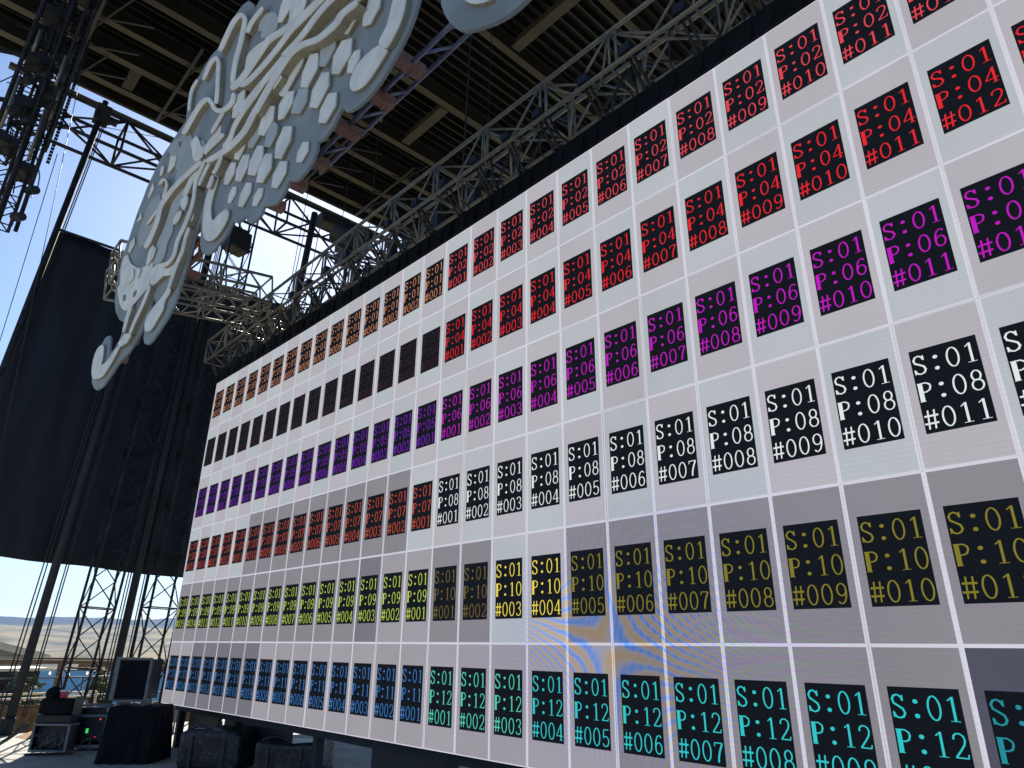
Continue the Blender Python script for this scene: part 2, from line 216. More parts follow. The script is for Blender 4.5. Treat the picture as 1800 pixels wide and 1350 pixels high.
WING_SHAPES=[([(9.061,6.582),(9.078,6.449),(8.971,6.372),(8.828,6.297),(8.75,6.278),(8.617,6.386),(8.562,6.548),(8.602,6.623),(8.782,6.654),(8.955,6.624)],0.0372,0,1),([(8.55,7.727),(8.91,7.407),(8.886,7.229),(8.763,7.246),(8.572,7.306),(8.548,7.428)],0.0372,0,1),([(7.721,8.168),(7.848,8.097),(8.036,7.948),(8.161,7.793),(8.208,7.598),(7.995,7.618),(7.746,7.819),(7.737,7.913),(7.615,8.026),(7.618,8.152)],0.0217,1,1),([(7.529,7.8),(7.899,7.642),(7.983,7.503),(7.821,7.499),(7.589,7.496),(7.442,7.569),(7.405,7.771)],0.0279,0,1),([(6.021,6.767),(5.918,6.575),(5.74,6.47),(5.801,6.246),(5.677,6.149),(5.694,6.01),(5.547,5.898),(5.191,6.077),(5.156,6.354),(5.328,6.499),(5.435,6.699),(5.481,6.842),(5.673,6.88)],0.0186,1,1),([(6.205,6.555),(6.305,6.406),(6.209,6.327),(6.019,6.509),(6.026,6.578)],0.0465,0,1),([(6.018,6.429),(6.1,6.351),(6.042,6.274),(5.892,6.289),(5.817,6.374),(5.866,6.446)],0.0372,0,1),([(6.686,6.085),(6.739,5.948),(6.586,5.925),(6.495,6.003),(6.526,6.1)],0.062,0,1),([(7.105,6.321),(7.261,6.221),(7.219,6.05),(7.2,5.879),(7.337,5.638),(7.509,5.617),(7.667,5.592),(7.785,5.527),(7.814,5.424),(7.704,5.344),(7.525,5.323),(7.349,5.381),(7.188,5.491),(7.058,5.677),(6.978,5.908),(6.964,6.1),(7.025,6.232)],0.031,0,1),([(6.341,5.331),(6.333,5.197),(6.19,5.137),(6.206,5.037),(6.079,4.968),(5.893,4.897),(5.765,4.915),(5.599,4.988),(5.531,5.121),(5.62,5.199),(5.841,5.226),(6.027,5.253),(6.172,5.293),(6.244,5.36)],0.0372,0,1),([(4.678,5.24),(4.958,5.163),(5.071,5.096),(4.943,5.036),(4.591,5.087),(4.469,5.18)],0.0527,0,0),([(3.318,5.534),(3.547,5.434),(3.655,5.247),(3.694,5.123),(3.922,5.091),(4.144,5.108),(4.373,5.156),(4.517,5.11),(4.226,4.952),(3.928,4.883),(3.593,4.941),(3.327,5.029),(3.138,5.173),(3.048,5.382),(3.109,5.522)],0.0372,0,1),([(3.533,6.439),(3.381,6.706),(3.354,6.948),(3.595,6.898),(3.891,6.641),(4.443,6.322),(4.856,6.17),(5.011,6.19),(5.24,6.029),(5.205,5.874),(5.289,5.72),(5.109,5.697),(4.785,5.679),(4.554,5.656),(4.282,5.732),(3.973,5.898),(3.647,6.181),(3.465,6.39)],0.0248,0,1),([(4.139,6.431),(4.309,6.345),(4.419,6.181),(4.215,6.155),(4.002,6.241),(4.147,6.307)],0.0434,0,0),([(4.637,6.231),(4.733,6.164),(4.714,6.059),(4.58,6.102),(4.561,6.212)],0.0434,0,0),([(5.054,6.401),(5.306,6.222),(5.263,6.107),(5.054,6.075),(4.977,6.146),(4.964,6.303)],0.0465,0,0),([(5.46,5.899),(5.972,5.735),(6.19,5.695),(6.381,5.588),(6.386,5.478),(6.244,5.441),(5.962,5.548),(5.657,5.567),(5.45,5.657),(5.345,5.829)],0.0496,0,1),([(4.574,7.447),(4.748,7.326),(4.862,7.128),(4.892,6.844),(4.671,6.698),(4.348,6.7),(4.112,6.836),(3.954,7.079),(4.021,7.333),(4.224,7.49)],0.0155,3,1),([(4.089,7.915),(4.224,7.751),(4.064,7.645),(3.938,7.757),(4.029,7.858)],0.0186,0,0),([(3.762,7.123),(3.86,6.977),(3.683,6.887),(3.537,6.982),(3.555,7.133)],0.0248,0,0),([(3.563,7.62),(3.786,7.522),(3.885,7.399),(3.709,7.427),(3.606,7.494)],0.0217,0,1),([(5.228,8.06),(5.541,7.932),(5.799,7.645),(6.375,7.247),(6.44,6.982),(6.208,7.02),(5.516,7.133),(5.347,7.307),(5.343,7.404),(5.133,7.622),(4.753,8.019),(4.577,8.214),(4.818,8.215)],0.0174,3,1),([(6.063,7.508),(6.355,7.171),(6.439,7.132),(6.482,7.007),(6.456,6.949),(6.275,6.994),(6.088,7.155),(5.962,7.36),(5.816,7.542),(5.886,7.579)],0.0372,0,1),([(6.999,7.09),(7.152,6.943),(7.121,6.846),(6.704,6.914),(6.539,6.941),(6.443,7.098),(6.666,7.121),(6.868,7.114)],0.0279,0,1),([(4.47,7.988),(4.625,7.884),(4.62,7.755),(4.468,7.806),(4.426,7.939)],0.0279,0,0),([(10.587,5.906),(10.735,5.775),(10.716,5.586),(10.628,5.48),(10.552,5.441),(10.47,5.51),(10.426,5.596),(10.52,5.687)],0.0434,0,1),([(10.391,5.595),(10.527,5.457),(10.492,5.407),(10.311,5.326),(10.198,5.337),(10.085,5.393),(10.028,5.482),(10.042,5.57),(10.149,5.638)],0.0279,0,1),([(3.969,6.093),(4.161,6.012),(4.177,5.909),(4.006,5.987)],0.0298,2,0),([(4.658,5.898),(4.748,5.825),(4.663,5.784),(4.571,5.826),(4.559,5.887)],0.0298,2,0),([(5.089,8.043),(5.278,7.926),(5.272,7.845),(5.16,7.906)],0.0223,2,0),([(4.618,8.173),(4.66,8.096),(4.539,8.094),(4.475,8.177)],0.0062,2,0),([(3.666,7.587),(3.761,7.502),(3.67,7.459),(3.566,7.555)],0.0279,2,0),([(11.374,5.189),(11.412,5.125),(11.46,5.07),(11.507,5.03),(11.563,4.991),(11.617,4.975)],0.031,0,1)]
WING_VEINS=[([(9.597,6.81),(9.517,6.868),(9.454,6.898),(9.388,6.928),(9.314,6.957),(9.234,6.983),(9.149,7.007),(9.062,7.031),(8.974,7.059),(8.884,7.094),(8.79,7.133),(8.692,7.175),(8.594,7.218),(8.49,7.268),(8.379,7.323),(8.268,7.377),(8.167,7.416),(8.09,7.433),(8.034,7.433),(7.987,7.425),(7.936,7.418),(7.877,7.412),(7.817,7.404),(7.756,7.396),(7.695,7.391),(7.63,7.389),(7.564,7.388),(7.498,7.39),(7.435,7.396),(7.376,7.408),(7.318,7.425),(7.258,7.445),(7.236,7.421)],[(9.643,6.737),(9.601,6.735),(9.541,6.763),(9.48,6.79),(9.414,6.815),(9.34,6.838),(9.26,6.859),(9.174,6.881),(9.085,6.909),(8.994,6.942),(8.9,6.979),(8.805,7.019),(8.707,7.061),(8.603,7.109),(8.495,7.162),(8.395,7.209),(8.313,7.24),(8.252,7.252),(8.206,7.251),(8.162,7.243),(8.112,7.235),(8.057,7.229),(7.999,7.22),(7.94,7.211),(7.88,7.205),(7.817,7.202),(7.752,7.2),(7.687,7.2),(7.621,7.206),(7.557,7.218),(7.494,7.235),(7.435,7.254),(7.335,7.314)],0.095),([(9.561,6.815),(9.504,6.851),(9.465,6.861),(9.422,6.872),(9.369,6.884),(9.301,6.898),(9.223,6.912),(9.141,6.927),(9.063,6.943),(8.991,6.96),(8.919,6.98),(8.848,6.998),(8.778,7.01),(8.715,7.013),(8.658,7.009),(8.601,7.003),(8.533,7.002),(8.447,7.007),(8.35,7.014),(8.248,7.023),(8.149,7.036),(8.054,7.052),(7.957,7.071),(7.865,7.094),(7.785,7.118),(7.725,7.142),(7.679,7.167),(7.628,7.199),(7.587,7.206)],[(9.604,6.755),(9.582,6.741),(9.544,6.751),(9.503,6.761),(9.453,6.772),(9.388,6.784),(9.312,6.797),(9.232,6.81),(9.155,6.825),(9.083,6.841),(9.013,6.86),(8.946,6.876),(8.883,6.886),(8.825,6.888),(8.772,6.883),(8.715,6.877),(8.647,6.875),(8.563,6.878),(8.468,6.884),(8.368,6.892),(8.271,6.904),(8.177,6.918),(8.081,6.936),(7.989,6.957),(7.904,6.982),(7.828,7.012),(7.759,7.049),(7.704,7.082),(7.633,7.14)],0.1092),([(9.787,6.649),(9.72,6.691),(9.668,6.71),(9.615,6.727),(9.561,6.743),(9.51,6.755),(9.459,6.766),(9.406,6.774),(9.345,6.778),(9.275,6.776),(9.199,6.768),(9.12,6.761),(9.04,6.759),(8.952,6.768),(8.855,6.782),(8.764,6.798),(8.694,6.806),(8.663,6.803),(8.668,6.776),(8.671,6.786),(8.643,6.782),(8.557,6.786),(8.436,6.794),(8.301,6.803),(8.176,6.81),(8.063,6.815),(7.95,6.82),(7.848,6.823),(7.769,6.819),(7.725,6.807),(7.709,6.787),(7.708,6.767),(7.74,6.72)],[(9.826,6.59),(9.792,6.583),(9.742,6.6),(9.691,6.616),(9.641,6.63),(9.593,6.641),(9.546,6.65),(9.496,6.657),(9.439,6.661),(9.374,6.657),(9.301,6.649),(9.222,6.641),(9.142,6.638),(9.054,6.645),(8.959,6.659),(8.871,6.672),(8.807,6.679),(8.788,6.678),(8.793,6.688),(8.795,6.661),(8.759,6.655),(8.674,6.658),(8.556,6.664),(8.426,6.671),(8.306,6.676),(8.196,6.68),(8.088,6.683),(7.991,6.684),(7.918,6.68),(7.883,6.67),(7.874,6.657),(7.873,6.639),(7.83,6.649)],0.0902),([(10.147,6.176),(10.071,6.222),(10.006,6.247),(9.942,6.27),(9.887,6.284),(9.851,6.283),(9.832,6.271),(9.816,6.261),(9.786,6.26),(9.731,6.27),(9.66,6.287),(9.581,6.31),(9.504,6.34),(9.428,6.379),(9.343,6.432),(9.251,6.489),(9.163,6.538),(9.087,6.574),(9.018,6.603),(8.95,6.623),(8.88,6.632),(8.805,6.628),(8.727,6.613),(8.651,6.591),(8.58,6.568),(8.513,6.543),(8.45,6.513),(8.392,6.483),(8.342,6.458),(8.301,6.439),(8.27,6.425),(8.242,6.411),(8.247,6.366)],[(10.183,6.119),(10.137,6.117),(10.074,6.14),(10.015,6.161),(9.969,6.172),(9.943,6.171),(9.929,6.161),(9.91,6.149),(9.873,6.147),(9.814,6.156),(9.742,6.173),(9.662,6.196),(9.578,6.227),(9.489,6.272),(9.398,6.327),(9.314,6.379),(9.239,6.42),(9.173,6.45),(9.116,6.473),(9.061,6.489),(9.001,6.496),(8.933,6.491),(8.861,6.476),(8.788,6.454),(8.72,6.431),(8.657,6.406),(8.597,6.376),(8.541,6.347),(8.492,6.322),(8.453,6.303),(8.423,6.288),(8.395,6.275),(8.332,6.291)],0.1187),([(10.208,6.277),(10.163,6.296),(10.13,6.299),(10.096,6.302),(10.062,6.306),(10.026,6.312),(9.988,6.32),(9.952,6.326),(9.918,6.331),(9.891,6.331),(9.869,6.33),(9.848,6.327),(9.841,6.308)],[(10.235,6.238),(10.214,6.225),(10.181,6.227),(10.147,6.23),(10.113,6.234),(10.077,6.239),(10.04,6.246),(10.004,6.252),(9.974,6.256),(9.949,6.256),(9.928,6.255),(9.908,6.252),(9.874,6.266)],0.076),([(8.34,6.78),(8.261,6.791),(8.204,6.778),(8.146,6.766),(8.084,6.755),(8.014,6.748),(7.938,6.742),(7.862,6.736),(7.792,6.727),(7.729,6.716),(7.671,6.703),(7.62,6.686),(7.578,6.666),(7.552,6.637),(7.541,6.604),(7.532,6.573),(7.513,6.553),(7.481,6.543),(7.44,6.54),(7.393,6.54),(7.375,6.514)],[(8.397,6.724),(8.365,6.689),(8.31,6.676),(8.253,6.663),(8.192,6.652),(8.123,6.643),(8.048,6.637),(7.974,6.631),(7.907,6.621),(7.847,6.61),(7.792,6.596),(7.744,6.581),(7.705,6.562),(7.683,6.536),(7.672,6.505),(7.663,6.474),(7.641,6.45),(7.605,6.438),(7.561,6.434),(7.515,6.434),(7.443,6.455)],0.0855),([(8.732,6.506),(8.646,6.531),(8.588,6.527),(8.527,6.522),(8.463,6.515),(8.389,6.505),(8.309,6.494),(8.23,6.48),(8.16,6.462),(8.106,6.437),(8.064,6.406),(8.026,6.378),(7.982,6.36),(7.93,6.354),(7.873,6.354),(7.811,6.361),(7.743,6.37),(7.672,6.381),(7.599,6.395),(7.517,6.415),(7.422,6.441),(7.307,6.479),(7.172,6.527),(7.026,6.581),(6.909,6.602)],[(8.798,6.436),(8.769,6.403),(8.713,6.398),(8.655,6.393),(8.593,6.385),(8.523,6.374),(8.446,6.362),(8.371,6.348),(8.306,6.33),(8.257,6.307),(8.217,6.277),(8.179,6.249),(8.132,6.229),(8.076,6.221),(8.016,6.221),(7.952,6.226),(7.884,6.235),(7.814,6.245),(7.739,6.258),(7.654,6.278),(7.556,6.305),(7.438,6.342),(7.304,6.389),(7.161,6.44),(6.987,6.522)],0.0997),([(7.395,7.125),(7.314,7.173),(7.242,7.209),(7.167,7.242),(7.094,7.262),(7.03,7.263),(6.972,7.251),(6.918,7.233),(6.867,7.216),(6.819,7.202),(6.776,7.188),(6.734,7.173),(6.715,7.138)],[(7.428,7.085),(7.372,7.1),(7.303,7.134),(7.24,7.162),(7.181,7.178),(7.125,7.178),(7.07,7.166),(7.018,7.148),(6.967,7.131),(6.921,7.117),(6.879,7.103),(6.838,7.087),(6.772,7.091)],0.057),([(5.531,7.85),(5.644,7.831),(5.701,7.853),(5.761,7.874),(5.827,7.892),(5.904,7.909),(5.987,7.926),(6.07,7.935),(6.145,7.933),(6.21,7.919),(6.265,7.898),(6.307,7.876),(6.327,7.863),(6.338,7.853),(6.377,7.813),(6.432,7.752),(6.487,7.691),(6.531,7.64),(6.575,7.586),(6.636,7.518),(6.723,7.436),(6.819,7.358),(6.917,7.285),(7.019,7.218),(7.115,7.164),(7.201,7.128),(7.28,7.103),(7.349,7.089),(7.401,7.089),(7.428,7.107),(7.433,7.14),(7.431,7.176),(7.395,7.237)],[(5.399,7.953),(5.405,8.018),(5.465,8.041),(5.528,8.062),(5.598,8.08),(5.679,8.097),(5.767,8.113),(5.857,8.122),(5.944,8.118),(6.028,8.098),(6.115,8.064),(6.209,8.013),(6.32,7.938),(6.435,7.841),(6.519,7.755),(6.58,7.685),(6.636,7.624),(6.688,7.563),(6.731,7.51),(6.762,7.474),(6.788,7.449),(6.834,7.411),(6.896,7.365),(6.957,7.324),(7.012,7.292),(7.074,7.266),(7.142,7.244),(7.203,7.231),(7.245,7.23),(7.263,7.243),(7.266,7.269),(7.263,7.305),(7.303,7.309)],0.0665),([(6.732,7.553),(6.758,7.573),(6.75,7.617),(6.739,7.666),(6.723,7.726),(6.699,7.803),(6.669,7.894),(6.637,7.987),(6.607,8.075),(6.58,8.155),(6.554,8.234),(6.527,8.31),(6.495,8.381),(6.455,8.448),(6.404,8.518),(6.322,8.605),(6.216,8.692),(6.133,8.742),(6.06,8.774),(5.992,8.792),(5.932,8.792),(5.884,8.769),(5.842,8.727),(5.803,8.679),(5.806,8.598)],[(6.646,7.616),(6.601,7.689),(6.592,7.733),(6.582,7.782),(6.565,7.842),(6.54,7.92),(6.509,8.012),(6.475,8.108),(6.443,8.198),(6.414,8.282),(6.388,8.362),(6.361,8.436),(6.331,8.5),(6.3,8.551),(6.274,8.587),(6.272,8.589),(6.285,8.578),(6.26,8.593),(6.213,8.613),(6.16,8.626),(6.111,8.626),(6.068,8.604),(6.029,8.565),(5.991,8.518),(5.91,8.51)],0.0589),([(6.472,8.56),(6.561,8.551),(6.604,8.585),(6.646,8.618),(6.689,8.647),(6.73,8.675),(6.771,8.701),(6.813,8.721),(6.857,8.728),(6.907,8.723),(6.96,8.708),(7.011,8.687),(7.045,8.668),(7.055,8.659),(7.069,8.645),(7.091,8.619),(7.11,8.592),(7.123,8.57),(7.132,8.541),(7.137,8.506),(7.142,8.461),(7.148,8.407),(7.151,8.345),(7.151,8.282),(7.147,8.219),(7.137,8.159),(7.121,8.099),(7.105,8.036),(7.096,7.971),(7.094,7.903),(7.096,7.833),(7.103,7.763),(7.115,7.696),(7.135,7.634),(7.161,7.575),(7.188,7.522),(7.251,7.444)],[(6.355,8.667),(6.351,8.747),(6.395,8.782),(6.44,8.815),(6.484,8.845),(6.527,8.873),(6.57,8.9),(6.616,8.921),(6.668,8.929),(6.728,8.921),(6.794,8.902),(6.865,8.871),(6.944,8.823),(7.044,8.742),(7.14,8.646),(7.213,8.559),(7.267,8.485),(7.299,8.427),(7.313,8.383),(7.319,8.344),(7.323,8.3),(7.328,8.246),(7.331,8.185),(7.33,8.122),(7.326,8.06),(7.315,7.999),(7.299,7.94),(7.284,7.88),(7.274,7.819),(7.272,7.754),(7.274,7.687),(7.28,7.622),(7.29,7.561),(7.307,7.508),(7.328,7.459),(7.353,7.408),(7.341,7.382)],0.0712),([(7.415,8.112),(7.47,8.103),(7.489,8.127),(7.513,8.147),(7.552,8.158),(7.61,8.158),(7.684,8.15),(7.763,8.139),(7.812,8.161)],[(7.335,8.191),(7.324,8.246),(7.344,8.27),(7.372,8.292),(7.415,8.304),(7.48,8.304),(7.558,8.294),(7.64,8.282),(7.745,8.239)],0.0627),([(5.447,8.879),(5.364,8.901),(5.31,8.897),(5.26,8.888),(5.225,8.866),(5.211,8.829),(5.213,8.781),(5.224,8.728),(5.236,8.671),(5.252,8.609),(5.273,8.542),(5.296,8.473),(5.351,8.382)],[(5.525,8.809),(5.507,8.774),(5.454,8.769),(5.408,8.76),(5.377,8.741),(5.365,8.708),(5.367,8.665),(5.376,8.614),(5.388,8.559),(5.403,8.5),(5.423,8.435),(5.445,8.368),(5.433,8.325)],0.0427),([(6.655,6.76),(6.516,6.812),(6.406,6.836),(6.293,6.861),(6.176,6.885),(6.051,6.91),(5.918,6.936),(5.786,6.96),(5.661,6.977),(5.546,6.986),(5.439,6.989),(5.343,6.987),(5.263,6.982),(5.204,6.976),(5.161,6.968),(5.13,6.952),(5.107,6.924),(5.097,6.881),(5.099,6.827),(5.102,6.771),(5.094,6.721),(5.071,6.676),(5.039,6.632),(5.002,6.591),(4.963,6.555),(4.923,6.527),(4.879,6.503),(4.832,6.482),(4.839,6.428)],[(6.732,6.691),(6.658,6.685),(6.552,6.707),(6.444,6.73),(6.332,6.752),(6.211,6.775),(6.084,6.799),(5.959,6.82),(5.844,6.835),(5.737,6.843),(5.637,6.844),(5.547,6.841),(5.472,6.835),(5.417,6.829),(5.381,6.822),(5.356,6.808),(5.337,6.785),(5.327,6.747),(5.329,6.697),(5.331,6.641),(5.322,6.589),(5.299,6.543),(5.267,6.499),(5.231,6.458),(5.192,6.422),(5.152,6.392),(5.108,6.368),(5.063,6.347),(4.967,6.354)],0.0808),([(5.039,7.0),(4.951,7.016),(4.883,7.019),(4.814,7.021),(4.744,7.02),(4.673,7.017),(4.601,7.012),(4.529,7.006),(4.479,6.985)],[(5.088,6.965),(5.042,6.952),(4.975,6.954),(4.907,6.956),(4.839,6.955),(4.77,6.952),(4.7,6.946),(4.629,6.94),(4.535,6.948)],0.0427),([(4.749,7.484),(4.818,7.468),(4.858,7.474),(4.896,7.474),(4.919,7.469),(4.935,7.458),(4.985,7.42),(5.038,7.372),(5.076,7.333),(5.096,7.3),(5.104,7.266),(5.103,7.235),(5.099,7.206),(5.089,7.182),(5.072,7.162),(5.051,7.142),(5.059,7.105)],[(4.682,7.532),(4.696,7.555),(4.737,7.561),(4.785,7.561),(4.86,7.536),(4.968,7.47),(5.058,7.402),(5.133,7.335),(5.188,7.277),(5.215,7.232),(5.224,7.194),(5.224,7.161),(5.219,7.131),(5.208,7.106),(5.191,7.085),(5.171,7.066),(5.125,7.063)],0.0494),([(6.83,6.671),(6.749,6.648),(6.691,6.605),(6.639,6.561),(6.606,6.51),(6.601,6.452),(6.617,6.389),(6.638,6.328),(6.651,6.276),(6.655,6.231),(6.656,6.192),(6.652,6.154),(6.64,6.115),(6.619,6.072),(6.589,6.027),(6.555,5.983),(6.52,5.944),(6.482,5.912),(6.438,5.886),(6.398,5.86),(6.367,5.827),(6.355,5.784),(6.356,5.737),(6.357,5.693),(6.348,5.66),(6.326,5.638),(6.297,5.624),(6.261,5.616),(6.22,5.614),(6.172,5.619),(6.113,5.633),(6.045,5.651),(5.996,5.652)],[(6.892,6.625),(6.863,6.564),(6.806,6.522),(6.756,6.479),(6.725,6.432),(6.721,6.379),(6.735,6.321),(6.756,6.261),(6.768,6.207),(6.772,6.162),(6.773,6.122),(6.768,6.084),(6.757,6.044),(6.735,6.0),(6.705,5.955),(6.671,5.911),(6.636,5.872),(6.598,5.84),(6.555,5.814),(6.516,5.788),(6.488,5.758),(6.477,5.719),(6.477,5.673),(6.479,5.629),(6.468,5.594),(6.444,5.57),(6.413,5.554),(6.373,5.545),(6.325,5.542),(6.266,5.548),(6.197,5.564),(6.129,5.581),(6.044,5.613)],0.0836),([(6.55,6.779),(6.434,6.8),(6.354,6.791),(6.276,6.779),(6.209,6.761),(6.158,6.732),(6.119,6.698),(6.086,6.661),(6.096,6.595)],[(6.644,6.705),(6.607,6.665),(6.53,6.655),(6.457,6.644),(6.396,6.626),(6.35,6.6),(6.314,6.567),(6.282,6.531),(6.204,6.524)],0.0475),([(7.008,6.573),(6.952,6.574),(6.917,6.56),(6.881,6.543),(6.845,6.522),(6.809,6.494),(6.774,6.462),(6.738,6.428),(6.725,6.379)],[(7.058,6.534),(7.044,6.503),(7.01,6.489),(6.975,6.473),(6.941,6.452),(6.906,6.425),(6.872,6.393),(6.837,6.36),(6.78,6.342)],0.0665),([(7.407,6.395),(7.357,6.379),(7.329,6.344),(7.302,6.313),(7.278,6.29),(7.256,6.278),(7.238,6.275),(7.218,6.275),(7.218,6.256)],[(7.461,6.355),(7.456,6.306),(7.429,6.271),(7.403,6.24),(7.377,6.216),(7.354,6.204),(7.331,6.2),(7.311,6.199),(7.27,6.214)],0.0779),([(7.166,6.27),(7.131,6.267),(7.123,6.246),(7.114,6.226),(7.104,6.21),(7.092,6.199),(7.079,6.191),(7.065,6.184),(7.076,6.158)],[(7.228,6.228),(7.245,6.191),(7.236,6.17),(7.228,6.15),(7.217,6.133),(7.204,6.12),(7.19,6.111),(7.175,6.104),(7.137,6.114)],0.0617),([(6.639,5.874),(6.603,5.862),(6.589,5.837),(6.576,5.811),(6.566,5.779),(6.561,5.74),(6.559,5.696),(6.555,5.653),(6.545,5.616),(6.525,5.587),(6.498,5.562),(6.469,5.538),(6.444,5.512),(6.424,5.483),(6.406,5.454),(6.39,5.424),(6.374,5.391),(6.36,5.356),(6.346,5.319),(6.334,5.281),(6.345,5.231)],[(6.697,5.84),(6.707,5.801),(6.694,5.776),(6.681,5.751),(6.671,5.721),(6.666,5.683),(6.664,5.64),(6.66,5.597),(6.65,5.559),(6.629,5.528),(6.602,5.503),(6.573,5.479),(6.549,5.454),(6.529,5.426),(6.512,5.398),(6.497,5.368),(6.482,5.336),(6.467,5.302),(6.454,5.265),(6.441,5.228),(6.404,5.202)],0.0522),([(5.468,5.618),(5.42,5.593),(5.397,5.556),(5.372,5.52),(5.345,5.485),(5.312,5.45),(5.276,5.415),(5.239,5.382),(5.204,5.354),(5.173,5.333),(5.145,5.318),(5.116,5.302),(5.087,5.281),(5.059,5.251),(5.031,5.217),(5.004,5.182),(5.003,5.135)],[(5.529,5.587),(5.531,5.539),(5.508,5.502),(5.484,5.465),(5.457,5.43),(5.424,5.395),(5.388,5.361),(5.351,5.328),(5.317,5.3),(5.286,5.279),(5.257,5.263),(5.23,5.248),(5.203,5.228),(5.175,5.199),(5.148,5.166),(5.121,5.13),(5.068,5.107)],0.0475),([(4.68,5.656),(4.627,5.633),(4.608,5.595),(4.59,5.556),(4.576,5.513),(4.566,5.467),(4.561,5.417),(4.557,5.366),(4.586,5.302)],[(4.762,5.618),(4.777,5.565),(4.758,5.528),(4.74,5.49),(4.726,5.449),(4.717,5.403),(4.711,5.355),(4.707,5.305),(4.669,5.269)],0.038)]
# ================================================================== SETTING
FLOOR = -0.12
d = MB(); d.box((13.6, 9.5, FLOOR - .5), (35.6, 33.0, 1.0)); deck = d.build('stage_deck', M_DECK); tag(deck, kind='structure')
from mathutils import noise as NZ
def fbm(x, y, s, o=5):
    return NZ.fractal(Vector((x / s, y / s, 3.1)), 1.0, 2.0, o)
PROF = [(-1e5, -1.6), (-5, -1.6), (14, -1.8), (26, -4), (60, -14), (140, -34), (300, -62), (700, -84), (1000, -92), (2350, -92), (2560, -76), (2700, -46), (3200, -34), (4200, 30), (5600, 110), (7000, 118), (8200, 190), (9600, 262), (12000, 240), (40000, 200)]
def prof(t):
    for (a, ha), (b, hb) in zip(PROF[:-1], PROF[1:]):
        if t <= b:
            u = (t - a) / (b - a); u = u * u * (3 - 2 * u) if a > 0 else u; return ha + (hb - ha) * u
    return PROF[-1][1]
def ground_h(x, y):
    t = -x + 0.12 * y if x < 0 else -x
    h = prof(t)
    if t > 20:
        amp = min(1, (t - 20) / 400)
        h += amp * fbm(x, y, 260, 4) * 4
        if t > 2400: h += fbm(x, y, 520, 6) * 26 * min(1, (t - 2400) / 600) + abs(fbm(x + 900, y, 190, 4)) * -14
        if t > 6800: h += fbm(x, y, 2600, 3) * 38
    if y < -14: h += (-14 - y) * .16 * max(0, min(1, (t + 60) / 40 if t < -20 else 1)) * (1 if t < 20 else max(0, 1 - (t - 20) / 80)) if -y < 160 else 0
    return h
g = MB(); NA = 220; rr = [0.0] + [3.2 * 1.118 ** k for k in range(77)]
c0 = Vector((6, 0, 0)); ring = []
for i, r in enumerate(rr):
    row = []
    for a in range(NA):
        # denser towards the river side
        u = a / NA; th = math.pi + (2 * math.pi) * ((u - .5) ** 3 * 2.4 + (u - .5) * .4)
        x = c0.x + r * math.cos(th); y = c0.y + r * math.sin(th); row.append(len(g.v)); g.v.append(Vector((x, y, ground_h(x, y))))
    ring.append(row)
for i in range(len(rr) - 1):
    for a in range(NA):
        b = (a + 1) % NA; g.f.append((ring[i][a], ring[i + 1][a], ring[i + 1][b], ring[i][b])); g.m.append(0)
def ground_mat():
    m, t, b = nodes('dry_grass_and_rock'); L = t.links.new; N = t.nodes.new; b.inputs['Roughness'].default_value = .95; b.inputs['Specular IOR Level'].default_value = .1
    geo = N('ShaderNodeNewGeometry'); sp = N('ShaderNodeSeparateXYZ'); L(geo.outputs['Normal'], sp.inputs[0])
    mp = N('ShaderNodeMapping'); mp.inputs['Scale'].default_value = (.0022, .0022, .012); L(geo.outputs['Position'], mp.inputs[0])
    nz = N('ShaderNodeTexNoise'); nz.inputs['Scale'].default_value = 1.6; nz.inputs['Detail'].default_value = 8; L(mp.outputs[0], nz.inputs['Vector'])
    cr = N('ShaderNodeValToRGB'); e = cr.color_ramp.elements; e[0].position = .36; e[0].color = (.070, .076, .045, 1); e[1].position = .62; e[1].color = (.30, .24, .13, 1)
    L(nz.outputs[0], cr.inputs[0])
    rock = N('ShaderNodeMapRange'); rock.inputs['From Min'].default_value = .97; rock.inputs['From Max'].default_value = .86; L(sp.outputs['Z'], rock.inputs[0])
    mx = N('ShaderNodeMixRGB'); L(rock.outputs[0], mx.inputs[0]); L(cr.outputs[0], mx.inputs[1]); mx.inputs[2].default_value = (.075, .065, .055, 1)
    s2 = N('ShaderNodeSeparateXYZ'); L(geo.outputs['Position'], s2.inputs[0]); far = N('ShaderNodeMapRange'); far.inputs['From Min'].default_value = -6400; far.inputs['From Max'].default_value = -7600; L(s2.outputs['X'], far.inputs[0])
    m2 = N('ShaderNodeMixRGB'); L(far.outputs[0], m2.inputs[0]); L(mx.outputs[0], m2.inputs[1]); m2.inputs[2].default_value = (.016, .03, .042, 1)   # dark ridge: its shade and blue distance tint are put into the colour
    L(m2.outputs[0], b.inputs['Base Color']); return m
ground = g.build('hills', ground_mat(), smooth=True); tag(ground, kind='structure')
wm, wt, wb = nodes('river_water'); wb.inputs['Base Color'].default_value = (.022, .068, .125, 1); wb.inputs['Roughness'].default_value = .8; wb.inputs['Specular IOR Level'].default_value = 0; wb.inputs['IOR'].default_value = 1.0
w = MB(); w.quad([(-2700, -9000, -78), (-500, -9000, -78), (-500, 9000, -78), (-2700, 9000, -78)]); tag(w.build('river', wm), kind='structure')

